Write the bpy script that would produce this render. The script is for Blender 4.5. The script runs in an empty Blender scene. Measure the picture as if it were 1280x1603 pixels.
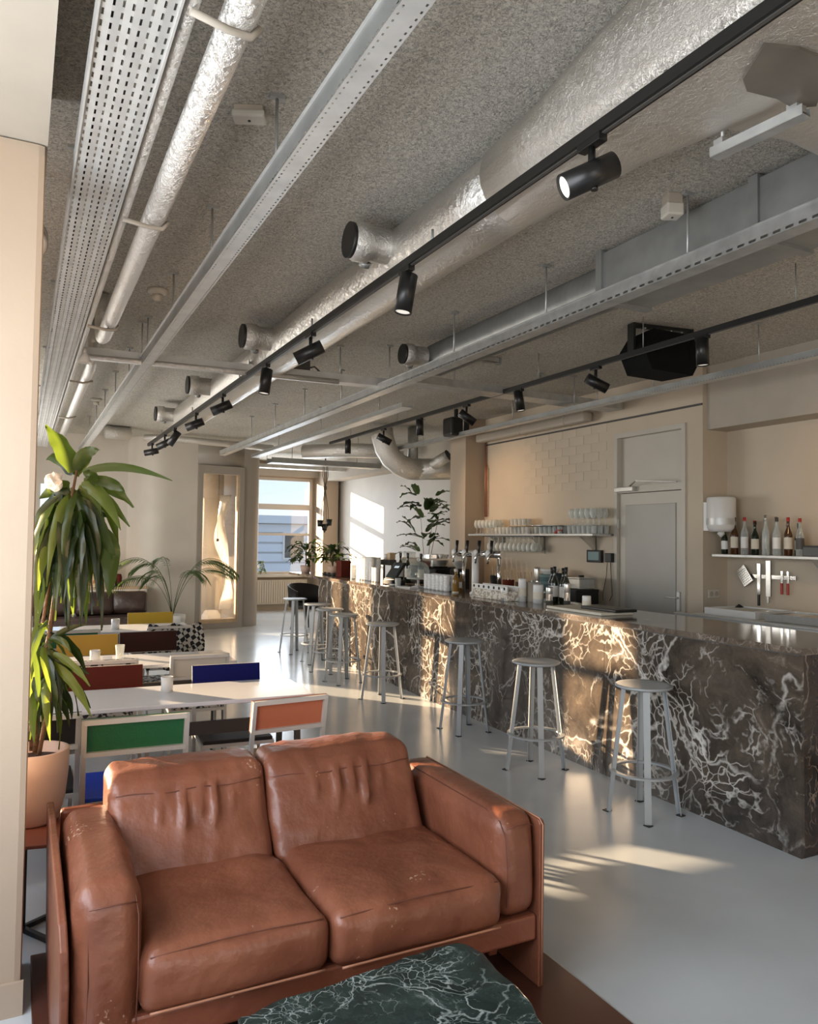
import bpy, bmesh, math, random
from mathutils import Vector, Matrix, noise
R_ = math.radians
C = bpy.context.scene.collection
SC = bpy.context.scene
random.seed(7)

# ------------------------------------------------------------------ camera
yaw, pit, rol = R_(26.87), R_(2.07), R_(0.7)
F0 = Vector((math.sin(yaw), math.cos(yaw), 0)); R0 = Vector((math.cos(yaw), -math.sin(yaw), 0)); U0 = Vector((0, 0, 1))
FW = F0*math.cos(pit) + U0*math.sin(pit); U1 = -F0*math.sin(pit) + U0*math.cos(pit)
RT = R0*math.cos(rol) + U1*math.sin(rol); UP = -R0*math.sin(rol) + U1*math.cos(rol)
cam = bpy.data.cameras.new('camera'); co = bpy.data.objects.new('camera', cam); C.objects.link(co)
m = Matrix((RT, UP, -FW)).transposed().to_4x4(); m.translation = Vector((0, 0, 1.6)); co.matrix_world = m
cam.sensor_fit = 'HORIZONTAL'; cam.sensor_width = 36.0; cam.lens = 1200/1280*36; cam.clip_start = 0.05; cam.clip_end = 300
SC.camera = co

# ------------------------------------------------------------------ world, sun, exposure
w = bpy.data.worlds.new('sky'); SC.world = w; w.use_nodes = True
nt = w.node_tree; nt.nodes.clear()
wo = nt.nodes.new('ShaderNodeOutputWorld'); bg = nt.nodes.new('ShaderNodeBackground')
tc = nt.nodes.new('ShaderNodeTexCoord'); sx = nt.nodes.new('ShaderNodeSeparateXYZ'); cr = nt.nodes.new('ShaderNodeValToRGB')
nt.links.new(tc.outputs['Generated'], sx.inputs[0]); nt.links.new(sx.outputs['Z'], cr.inputs[0])
cr.color_ramp.elements[0].position = 0.0; cr.color_ramp.elements[0].color = (0.82, 0.86, 0.86, 1)
cr.color_ramp.elements[1].position = 0.45; cr.color_ramp.elements[1].color = (0.36, 0.57, 0.92, 1)
e = cr.color_ramp.elements.new(0.09); e.color = (0.62, 0.80, 0.97, 1)
nt.links.new(cr.outputs[0], bg.inputs[0]); bg.inputs[1].default_value = SKY = 1.15
nt.links.new(bg.outputs[0], wo.inputs[0])

sun = bpy.data.lights.new('sun', 'SUN'); so = bpy.data.objects.new('sun', sun); C.objects.link(so)
SUNDIR = Vector((0.60, -0.80, -0.18))
so.rotation_euler = SUNDIR.to_track_quat('-Z', 'Y').to_euler(); so.location = (-6, 8, 6)
sun.energy = 17.0; sun.angle = R_(0.6); sun.color = (1.0, 0.72, 0.45)

SC.view_settings.view_transform = 'Standard'; SC.view_settings.look = 'None'
SC.view_settings.gamma = 1.0; SC.view_settings.use_curve_mapping = False
SC.view_settings.exposure = 0.32
SC.cycles.max_bounces = 8; SC.cycles.diffuse_bounces = 5; SC.cycles.glossy_bounces = 4
SC.cycles.transmission_bounces = 8; SC.cycles.transparent_max_bounces = 12
SC.cycles.sample_clamp_indirect = 8; SC.cycles.caustics_reflective = False; SC.cycles.caustics_refractive = False
SC.cycles.use_denoising = True

def window_light(name, loc, rot, sx_, sy_, power, col):
    L = bpy.data.lights.new(name, 'AREA'); L.shape = 'RECTANGLE'; L.size = sx_; L.size_y = sy_; L.energy = power; L.color = col
    o = bpy.data.objects.new(name, L); C.objects.link(o); o.location = loc; o.rotation_euler = rot; return o
# area lamps added inside the mostly unseen windows to boost their daylight
WIN_LIGHTS = [
    ('daylight_fill_left_near', (-0.86, 1.9, 1.75), (0, R_(-90), 0), 1.5, 3.4, 95, (0.90, 0.95, 1.0)),
    ('daylight_fill_left_far', (-0.86, 10.2, 1.75), (0, R_(-90), 0), 1.3, 3.4, 95, (1.0, 0.95, 0.88)),
    ('daylight_fill_rear', (.3, -3.3, 1.8), (R_(90), 0, 0), 1.6, 1.9, 26, (0.92, 0.96, 1.0)),
    ('daylight_far_window', (5.0, 16.3, 1.9), (R_(-90), 0, 0), 1.6, 1.9, 45, (0.86, 0.93, 1.0)),
]
for a in WIN_LIGHTS: window_light(*a)

# ------------------------------------------------------------------ materials
def M(name, col=(.5,.5,.5), rough=.5, metal=0., spec=None, noise_s=0, noise_amt=0.0, bump=0., bump_s=50., trans=0., emit=None, es=0., ior=None, alpha=None, coat=0, noise_col=None, detail=6):
    m = bpy.data.materials.new(name); m.use_nodes = True; n = m.node_tree; b = n.nodes['Principled BSDF']
    b.inputs['Base Color'].default_value = (*col, 1); b.inputs['Roughness'].default_value = rough; b.inputs['Metallic'].default_value = metal
    if spec is not None: b.inputs['Specular IOR Level'].default_value = spec
    if trans: b.inputs['Transmission Weight'].default_value = trans
    if ior: b.inputs['IOR'].default_value = ior
    if coat: b.inputs['Coat Weight'].default_value = coat; b.inputs['Coat Roughness'].default_value = .1
    if emit: b.inputs['Emission Color'].default_value = (*emit, 1); b.inputs['Emission Strength'].default_value = es
    if noise_amt or bump:
        t = n.nodes.new('ShaderNodeTexCoord')
    if noise_amt:
        z = n.nodes.new('ShaderNodeTexNoise'); z.inputs['Scale'].default_value = noise_s or 8; z.inputs['Detail'].default_value = detail
        n.links.new(t.outputs['Object'], z.inputs['Vector'])
        r = n.nodes.new('ShaderNodeValToRGB'); r.color_ramp.elements[0].position = .3; r.color_ramp.elements[1].position = .7
        c2 = noise_col or tuple(min(1, c*(1+noise_amt)) for c in col); c1 = col if noise_col else tuple(c*(1-noise_amt) for c in col)
        r.color_ramp.elements[0].color = (*c1, 1); r.color_ramp.elements[1].color = (*c2, 1)
        n.links.new(z.outputs['Fac'], r.inputs[0]); n.links.new(r.outputs[0], b.inputs['Base Color'])
    if bump:
        z = n.nodes.new('ShaderNodeTexNoise'); z.inputs['Scale'].default_value = bump_s; z.inputs['Detail'].default_value = 4
        n.links.new(t.outputs['Object'], z.inputs['Vector'])
        bp = n.nodes.new('ShaderNodeBump'); bp.inputs['Strength'].default_value = bump; bp.inputs['Distance'].default_value = .02
        n.links.new(z.outputs['Fac'], bp.inputs['Height']); n.links.new(bp.outputs[0], b.inputs['Normal'])
    return m

def node(n, t, **k):
    x = n.nodes.new(t)
    for a, v in k.items():
        if a in x.inputs.keys(): x.inputs[a].default_value = v
        else: setattr(x, a, v)
    return x

def marble(name, dark, mid, vein, s=1.0, rough=.12, dens=1.0, patch=(.3,.3,.3)):
    m = bpy.data.materials.new(name); m.use_nodes = True; n = m.node_tree; b = n.nodes['Principled BSDF']; L = n.links.new
    b.inputs['Roughness'].default_value = rough
    t = n.nodes.new('ShaderNodeTexCoord')
    w1 = node(n, 'ShaderNodeTexNoise', Scale=1.6*s, Detail=5.0); L(t.outputs['Object'], w1.inputs['Vector'])
    mx = n.nodes.new('ShaderNodeVectorMath'); mx.operation = 'MULTIPLY_ADD'; mx.inputs[1].default_value = (.9/s,)*3
    L(w1.outputs['Color'], mx.inputs[0]); L(t.outputs['Object'], mx.inputs[2])
    base = node(n, 'ShaderNodeTexNoise', Scale=2.6*s, Detail=12.0, Roughness=.72); L(mx.outputs[0], base.inputs['Vector'])
    r = n.nodes.new('ShaderNodeValToRGB'); L(base.outputs['Fac'], r.inputs[0])
    r.color_ramp.elements[0].position = .34; r.color_ramp.elements[0].color = (*dark, 1)
    r.color_ramp.elements[1].position = .60; r.color_ramp.elements[1].color = (*mid, 1)
    e = r.color_ramp.elements.new(.72); e.color = (*patch, 1)
    cur = r.outputs[0]
    for sc, wid, amt, mk in ((1.15*s, .020, 1.0, .9*s), (3.1*s, .030, .85, 1.2*s), (10*s, .085, .85, 1.5*s)):
        v = node(n, 'ShaderNodeTexVoronoi', Scale=sc, feature='DISTANCE_TO_EDGE'); L(mx.outputs[0], v.inputs['Vector'])
        jn = node(n, 'ShaderNodeTexNoise', Scale=mk*4, Detail=8.0, Roughness=.7); L(t.outputs['Object'], jn.inputs['Vector'])
        rr = n.nodes.new('ShaderNodeMapRange'); rr.inputs['From Min'].default_value = 0; rr.inputs['From Max'].default_value = wid*dens
        rr.inputs['To Min'].default_value = 1; rr.inputs['To Max'].default_value = 0; ad_ = n.nodes.new('ShaderNodeMath'); ad_.operation = 'MULTIPLY_ADD'; ad_.inputs[1].default_value = wid*1.3*dens; ad_.inputs[2].default_value = -wid*.65*dens; L(jn.outputs['Fac'], ad_.inputs[0]); a2_ = n.nodes.new('ShaderNodeMath'); a2_.operation = 'ADD'; L(v.outputs['Distance'], a2_.inputs[0]); L(ad_.outputs[0], a2_.inputs[1]); L(a2_.outputs[0], rr.inputs['Value'])
        mask = n.nodes.new('ShaderNodeMapRange'); mask.inputs['From Min'].default_value = .44 if sc < 2*s else .495; mask.inputs['From Max'].default_value = .60
        jm = node(n, 'ShaderNodeTexNoise', Scale=mk, Detail=3.0); L(t.outputs['Object'], jm.inputs['Vector'])
        av = n.nodes.new('ShaderNodeMath'); av.operation = 'MULTIPLY_ADD'; av.inputs[1].default_value = .45; 
        L(jn.outputs['Fac'], av.inputs[0]); 
        sub = n.nodes.new('ShaderNodeMath'); sub.operation = 'MULTIPLY'; sub.inputs[1].default_value = .58; L(jm.outputs['Fac'], sub.inputs[0]); L(sub.outputs[0], av.inputs[2])
        L(av.outputs[0], mask.inputs['Value'])
        mu = n.nodes.new('ShaderNodeMath'); mu.operation = 'MULTIPLY'; L(rr.outputs[0], mu.inputs[0]); L(mask.outputs[0], mu.inputs[1])
        m2 = n.nodes.new('ShaderNodeMath'); m2.operation = 'MULTIPLY'; m2.inputs[1].default_value = amt; L(mu.outputs[0], m2.inputs[0])
        mix = n.nodes.new('ShaderNodeMix'); mix.data_type = 'RGBA'; L(m2.outputs[0], mix.inputs['Factor']); L(cur, mix.inputs['A']); mix.inputs['B'].default_value = (*vein, 1)
        cur = mix.outputs['Result']
    L(cur, b.inputs['Base Color'])
    return m

def leather(name, c1, c2):
    m = bpy.data.materials.new(name); m.use_nodes = True; n = m.node_tree; b = n.nodes['Principled BSDF']; L = n.links.new
    b.inputs['Roughness'].default_value = .38
    t = n.nodes.new('ShaderNodeTexCoord')
    a = node(n, 'ShaderNodeTexNoise', Scale=3.5, Detail=5.0); L(t.outputs['Object'], a.inputs['Vector'])
    r = n.nodes.new('ShaderNodeValToRGB'); r.color_ramp.elements[0].color = (*c1, 1); r.color_ramp.elements[1].color = (*c2, 1)
    r.color_ramp.elements[0].position = .35; r.color_ramp.elements[1].position = .68; L(a.outputs['Fac'], r.inputs[0])
    # worn pale specks
    g = n.nodes.new('ShaderNodeNewGeometry'); ss = node(n, 'ShaderNodeTexNoise', Scale=90.0, Detail=5.0); L(t.outputs['Object'], ss.inputs['Vector'])
    big = node(n, 'ShaderNodeTexNoise', Scale=5.0, Detail=2.0); L(t.outputs['Object'], big.inputs['Vector'])
    mm = n.nodes.new('ShaderNodeMath'); mm.operation = 'MULTIPLY'; L(ss.outputs['Fac'], mm.inputs[0]); L(big.outputs['Fac'], mm.inputs[1])
    mr = n.nodes.new('ShaderNodeMapRange'); mr.inputs['From Min'].default_value = .42; mr.inputs['From Max'].default_value = .46; mr.inputs['To Max'].default_value = .55; L(mm.outputs[0], mr.inputs['Value'])
    mix = n.nodes.new('ShaderNodeMix'); mix.data_type = 'RGBA'; L(mr.outputs[0], mix.inputs['Factor']); L(r.outputs[0], mix.inputs['A']); mix.inputs['B'].default_value = (.62, .42, .30, 1)
    L(mix.outputs['Result'], b.inputs['Base Color'])
    f = node(n, 'ShaderNodeTexVoronoi', Scale=260.0); L(t.outputs['Object'], f.inputs['Vector'])
    wv = node(n, 'ShaderNodeTexNoise', Scale=14.0, Detail=3.0); L(t.outputs['Object'], wv.inputs['Vector'])
    b1 = node(n, 'ShaderNodeBump', Strength=.06, Distance=.004); L(f.outputs['Distance'], b1.inputs['Height'])
    b2 = node(n, 'ShaderNodeBump', Strength=.55, Distance=.014); L(wv.outputs['Fac'], b2.inputs['Height']); L(b1.outputs[0], b2.inputs['Normal'])
    L(b2.outputs[0], b.inputs['Normal'])
    return m

def foil(name, col=(.74,.71,.66), rough=.33, s=30., st=.55):
    m = bpy.data.materials.new(name); m.use_nodes = True; n = m.node_tree; b = n.nodes['Principled BSDF']; L = n.links.new
    b.inputs['Metallic'].default_value = .92; b.inputs['Roughness'].default_value = rough; b.inputs['Base Color'].default_value = (*col, 1)
    t = n.nodes.new('ShaderNodeTexCoord')
    v = node(n, 'ShaderNodeTexVoronoi', Scale=s); 
    q = node(n, 'ShaderNodeTexNoise', Scale=s*.5, Detail=6.0, Roughness=.7); L(t.outputs['Object'], q.inputs['Vector'])
    ad = n.nodes.new('ShaderNodeVectorMath'); ad.operation = 'MULTIPLY_ADD'; ad.inputs[1].default_value = (.1,)*3; L(q.outputs['Color'], ad.inputs[0]); L(t.outputs['Object'], ad.inputs[2]); L(ad.outputs[0], v.inputs['Vector'])
    b1 = node(n, 'ShaderNodeBump', Strength=st, Distance=.012); L(v.outputs['Distance'], b1.inputs['Height'])
    b2 = node(n, 'ShaderNodeBump', Strength=st*.8, Distance=.02); L(q.outputs['Fac'], b2.inputs['Height']); L(b1.outputs[0], b2.inputs['Normal'])
    L(b2.outputs[0], b.inputs['Normal'])
    return m

def leafmat(name, c, tr, mixf=.5):
    m = bpy.data.materials.new(name); m.use_nodes = True; n = m.node_tree; L = n.links.new
    b = n.nodes['Principled BSDF']; o = n.nodes['Material Output']
    b.inputs['Roughness'].default_value = .35
    t = n.nodes.new('ShaderNodeTexCoord'); q = node(n, 'ShaderNodeTexNoise', Scale=9.0, Detail=3.0); L(t.outputs['Object'], q.inputs['Vector'])
    r = n.nodes.new('ShaderNodeValToRGB'); r.color_ramp.elements[0].color = (*[x*.7 for x in c], 1); r.color_ramp.elements[1].color = (*[x*1.25 for x in c], 1); L(q.outputs['Fac'], r.inputs[0]); L(r.outputs[0], b.inputs['Base Color'])
    tl = n.nodes.new('ShaderNodeBsdfTranslucent'); tl.inputs[0].default_value = (*tr, 1)
    mx = n.nodes.new('ShaderNodeMixShader'); mx.inputs[0].default_value = mixf
    L(b.outputs[0], mx.inputs[1]); L(tl.outputs[0], mx.inputs[2]); L(mx.outputs[0], o.inputs[0])
    return m

def checks(name, c1, c2, s=30.):
    m = bpy.data.materials.new(name); m.use_nodes = True; n = m.node_tree; b = n.nodes['Principled BSDF']; L = n.links.new
    b.inputs['Roughness'].default_value = .9
    t = n.nodes.new('ShaderNodeTexCoord'); v = node(n, 'ShaderNodeTexVoronoi', Scale=s, distance='MANHATTAN'); L(t.outputs['Object'], v.inputs['Vector'])
    r = n.nodes.new('ShaderNodeValToRGB'); r.color_ramp.interpolation = 'CONSTANT'; r.color_ramp.elements[0].color = (*c1, 1); r.color_ramp.elements[1].color = (*c2, 1); r.color_ramp.elements[1].position = .5
    L(v.outputs['Color'], r.inputs[0]); L(r.outputs[0], b.inputs['Base Color'])
    return m

MT = dict(
 floor=M('poured_floor', (.60,.645,.675), .20, noise_s=1.6, noise_amt=.07, bump=.03, bump_s=3),
 ceil=None,
 wall=M('painted_wall', (.60,.51,.395), .72, noise_s=1.2, noise_amt=.06, bump=.10, bump_s=25),
 wall2=M('painted_plaster', (.60,.555,.49), .5, noise_s=2, noise_amt=.05, bump=.05, bump_s=14),
 pillar=M('cream_pillar_paint', (.46,.37,.28), .6, noise_s=3, noise_amt=.03, bump=.04, bump_s=30),
 beam=M('beam_paint', (.46,.41,.34), .7, noise_s=4, noise_amt=.05, bump=.06, bump_s=20),
 brown=M('painted_wall_side', (.46,.40,.325), .7, noise_s=2, noise_amt=.05),
 doorp=M('door_paint', (.56,.52,.45), .4, noise_s=3, noise_amt=.03),
 doorg=M('door_panel_grey', (.40,.385,.35), .35, noise_s=2, noise_amt=.05),
 frame=M('window_frame_white', (.68,.65,.60), .4),
 galv=M('galvanised_steel', (.50,.51,.50), .42, .65, noise_s=12, noise_amt=.14),
 galvl=M('galvanised_steel_light', (.66,.66,.64), .45, .5, noise_s=10, noise_amt=.10),
 galvd=M('galvanised_duct_steel', (.36,.37,.36), .45, .6, noise_s=7, noise_amt=.12),
 black=M('black_metal', (.012,.012,.011), .45),
 blackp=M('black_plastic', (.010,.010,.010), .35),
 blackm=M('matte_black', (.006,.006,.006), .8, spec=.1), dark=M('dark_grey_metal', (.07,.065,.06), .5),
 foil=foil('crumpled_foil', (.74,.71,.66), .30, 62., .42), foil2=foil('smooth_foil', (.70,.68,.64), .30, 34., .35),
 pipe=foil('foil_pipe_wrap', (.78,.76,.72), .36, 42., .5),
 lens=M('lamp_lens', (.9,.9,.85), .2, emit=(1,.93,.8), es=.4),
 stool=M('stool_grey_paint', (.40,.42,.43), .42, .15, noise_s=6, noise_amt=.05),
 alu=M('chair_frame_paint', (.60,.575,.53), .42, .1),
 white=M('white_laminate', (.74,.75,.77), .13, noise_s=2, noise_amt=.02),
 whitep=M('white_plastic', (.78,.77,.74), .35), 
 whited=M('white_ceramic', (.80,.78,.73), .25),
 paper=M('white_paper', (.84,.84,.82), .8),
 steel=M('brushed_steel', (.62,.61,.58), .28, .9, noise_s=30, noise_amt=.06),
 chrome=M('chrome', (.78,.77,.75), .10, 1.0),
 glass=None,
 gdark=M('dark_bottle_glass', (.012,.018,.010), .08, coat=.4),
 gbrown=M('brown_bottle_glass', (.07,.025,.008), .08, coat=.4),
 gamber=M('amber_bottle_glass', (.40,.22,.05), .10, trans=.4, ior=1.4),
 gclear=M('pale_bottle_glass', (.60,.63,.60), .08, trans=.75, ior=1.4),
 red=M('red_cap', (.42,.04,.03), .4), orange=M('orange_label', (.62,.24,.08), .6), cream=M('cream_label', (.72,.66,.54), .7),
 greenp=M('green_panel', (.025,.15,.055), .45, bump=.2, bump_s=120), orangep=M('coral_panel', (.55,.17,.085), .45, bump=.2, bump_s=120),
 navy=M('navy_panel', (.004,.006,.10), .75, spec=.2), yellow=M('yellow_panel', (.62,.40,.02), .5), mustard=M('mustard_panel', (.60,.33,.02), .5),
 maroon=M('maroon_panel', (.11,.018,.010), .75, spec=.2), umber=M('dark_brown_panel', (.045,.016,.012), .75, spec=.2), creamp=M('cream_panel', (.66,.62,.54), .5),
 blue=M('blue_panel', (.01,.06,.55), .5), pattern=checks('black_white_print', (.02,.02,.02), (.55,.54,.5), 60.), blackc=M('black_panel', (.012,.010,.010), .6),
 plaid=None,
 terra=M('pink_plant_pot', (.66,.47,.37), .6, noise_s=4, noise_amt=.04), soil=M('soil', (.05,.03,.02), .95, bump=.8, bump_s=60),
 bare=M('bare_duct_brown', (.17,.15,.125), .55, .3, noise_s=5, noise_amt=.2), tabletop=M('red_brown_tabletop', (.20,.06,.035), .4, noise_s=5, noise_amt=.1),
 plinth=M('red_brown_plinth', (.085,.030,.020), .36, noise_s=3, noise_amt=.12),
 trunk=M('plant_stem', (.16,.09,.05), .8, bump=.5, bump_s=60),
 leafa=leafmat('leaf_green', (.050,.085,.018), (.26,.38,.04), .42), leafb=leafmat('leaf_dark_green', (.022,.040,.012), (.07,.12,.018), .25),
 leafc=leafmat('palm_green', (.06,.10,.04), (.20,.30,.08), .3), leafd=leafmat('light_leaf', (.14,.20,.04), (.42,.55,.06), .5),
 tan=leather('cognac_leather', (.165,.054,.029), (.250,.090,.049)), tand=leather('cognac_leather_frame', (.185,.058,.030), (.25,.082,.045)),  # second cognac leather of nearly the same tone, for the sofa frame
 dleather=leather('dark_brown_leather', (.035,.020,.016), (.07,.045,.038)),
 seam=M('leather_seam', (.13,.042,.024), .6), piping=M('leather_piping', (.42,.19,.11), .45),
 copper=M('copper_pipe_metal', (.45,.20,.12), .4, .5), wood=M('pale_wood', (.60,.44,.27), .5, noise_s=9, noise_amt=.15), mwood=M('mustard_wood', (.30,.17,.05), .5),
 grille=M('radiator_enamel', (.62,.57,.48), .45), teal=M('teal_enamel', (.20,.30,.30), .4), clad=M('grey_cladding', (.42,.44,.46), .7), cladl=M('pale_cladding', (.62,.64,.66), .7),
 drape=leafmat('white_drape', (.62,.62,.60), (.9,.9,.88), .6), screen=M('dark_screen', (.02,.03,.035), .15), screent=M('screen_text', (.5,.55,.6), .4, emit=(.6,.7,.8), es=.6),
 rope=M('dark_rope', (.10,.08,.06), .9), asphalt=M('roof_gravel', (.35,.35,.34), .9), speck=checks('speckled_cream_print', (.78,.74,.66), (.45,.38,.30), 60.), paintart=checks('abstract_orange_print', (.55,.20,.10), (.70,.55,.30), 9.),
)
MT['marble'] = marble('brown_marble', (.020,.016,.013), (.105,.082,.062), (.74,.70,.64), 1.0, .16, 1.0, (.27,.225,.175))
MT['marbled'] = marble('dark_red_brown_marble', (.016,.009,.006), (.065,.040,.027), (.42,.34,.27), 1.2, .16, .7, (.11,.075,.05))  # redder stone for the bar's near end, with its shade put into the colour
MT['marbleg'] = marble('green_marble', (.008,.014,.013), (.030,.048,.043), (.50,.56,.54), 3.0, .14, .75, (.17,.21,.20))
MT['marblet'] = marble('brown_marble_top', (.05,.038,.030), (.17,.13,.10), (.5,.45,.38), 2.0, .10, .8, (.24,.19,.15))

def ceilmat():
    m = bpy.data.materials.new('wood_wool_ceiling'); m.use_nodes = True; n = m.node_tree; b = n.nodes['Principled BSDF']; L = n.links.new
    b.inputs['Roughness'].default_value = .92
    t = n.nodes.new('ShaderNodeTexCoord')
    a = node(n, 'ShaderNodeTexNoise', Scale=75.0, Detail=6.0, Roughness=.7, Distortion=1.2); L(t.outputs['Object'], a.inputs['Vector'])
    r = n.nodes.new('ShaderNodeValToRGB'); r.color_ramp.elements[0].position = .36; r.color_ramp.elements[0].color = (.33,.31,.265,1)
    r.color_ramp.elements[1].position = .58; r.color_ramp.elements[1].color = (.86,.81,.71,1)
    L(a.outputs['Fac'], r.inputs[0])
    big = node(n, 'ShaderNodeTexNoise', Scale=1.5, Detail=3.0); L(t.outputs['Object'], big.inputs['Vector'])
    mr = n.nodes.new('ShaderNodeMapRange'); mr.inputs['To Min'].default_value = .88; mr.inputs['To Max'].default_value = 1.08; L(big.outputs['Fac'], mr.inputs['Value'])
    mul = n.nodes.new('ShaderNodeVectorMath'); mul.operation = 'SCALE'; L(r.outputs[0], mul.inputs[0]); L(mr.outputs[0], mul.inputs['Scale'])
    L(mul.outputs[0], b.inputs['Base Color'])
    bp = node(n, 'ShaderNodeBump', Strength=.8, Distance=.02); L(a.outputs['Fac'], bp.inputs['Height']); L(bp.outputs[0], b.inputs['Normal'])
    return m
MT['ceil'] = ceilmat()
def thin_glass(name, f, col=(.85,.88,.86)):
    m = bpy.data.materials.new(name); m.use_nodes = True; n = m.node_tree; b = n.nodes['Principled BSDF']; b.inputs['Base Color'].default_value = (*col, 1); b.inputs['Roughness'].default_value = .08
    t = n.nodes.new('ShaderNodeBsdfTransparent'); t.inputs[0].default_value = (.93,.95,.94,1); lw = n.nodes.new('ShaderNodeLayerWeight'); lw.inputs[0].default_value = .35
    mr = n.nodes.new('ShaderNodeMapRange'); mr.inputs['To Min'].default_value = f; mr.inputs['To Max'].default_value = min(.8, f*3.2); n.links.new(lw.outputs['Facing'], mr.inputs['Value'])
    mx = n.nodes.new('ShaderNodeMixShader'); n.links.new(mr.outputs[0], mx.inputs[0]); n.links.new(t.outputs[0], mx.inputs[1]); n.links.new(b.outputs[0], mx.inputs[2]); n.links.new(mx.outputs[0], n.nodes['Material Output'].inputs[0])
    return m
MT['glass'] = thin_glass('clear_glass', .26, (.95,.95,.92))
MT['glassd'] = thin_glass('dome_glass', .07, (.9,.92,.9))
MT['wsteel'] = M('pale_steel', (.72,.72,.69), .35, .25)
MT['taupe'] = M('taupe_shaded_wall', (.36,.325,.28), .45, noise_s=2, noise_amt=.05)  # wall tone darkened to carry the shade of the camera-facing door wall
MT['gclear'] = thin_glass('pale_bottle_glass', .30, (.72,.75,.72))

def plaidmat():
    m = bpy.data.materials.new('black_white_plaid'); m.use_nodes = True; n = m.node_tree; b = n.nodes['Principled BSDF']; L = n.links.new
    b.inputs['Roughness'].default_value = .95
    t = n.nodes.new('ShaderNodeTexCoord'); s = n.nodes.new('ShaderNodeTexChecker'); s.inputs['Scale'].default_value = 26
    mp = n.nodes.new('ShaderNodeMapping'); mp.inputs['Rotation'].default_value = (0, .6, .4); L(t.outputs['Object'], mp.inputs[0]); L(mp.outputs[0], s.inputs[0])
    s.inputs['Color1'].default_value = (.02,.02,.02,1); s.inputs['Color2'].default_value = (.62,.60,.55,1); L(s.outputs[0], b.inputs['Base Color'])
    return m
MT['plaid'] = plaidmat()

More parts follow.
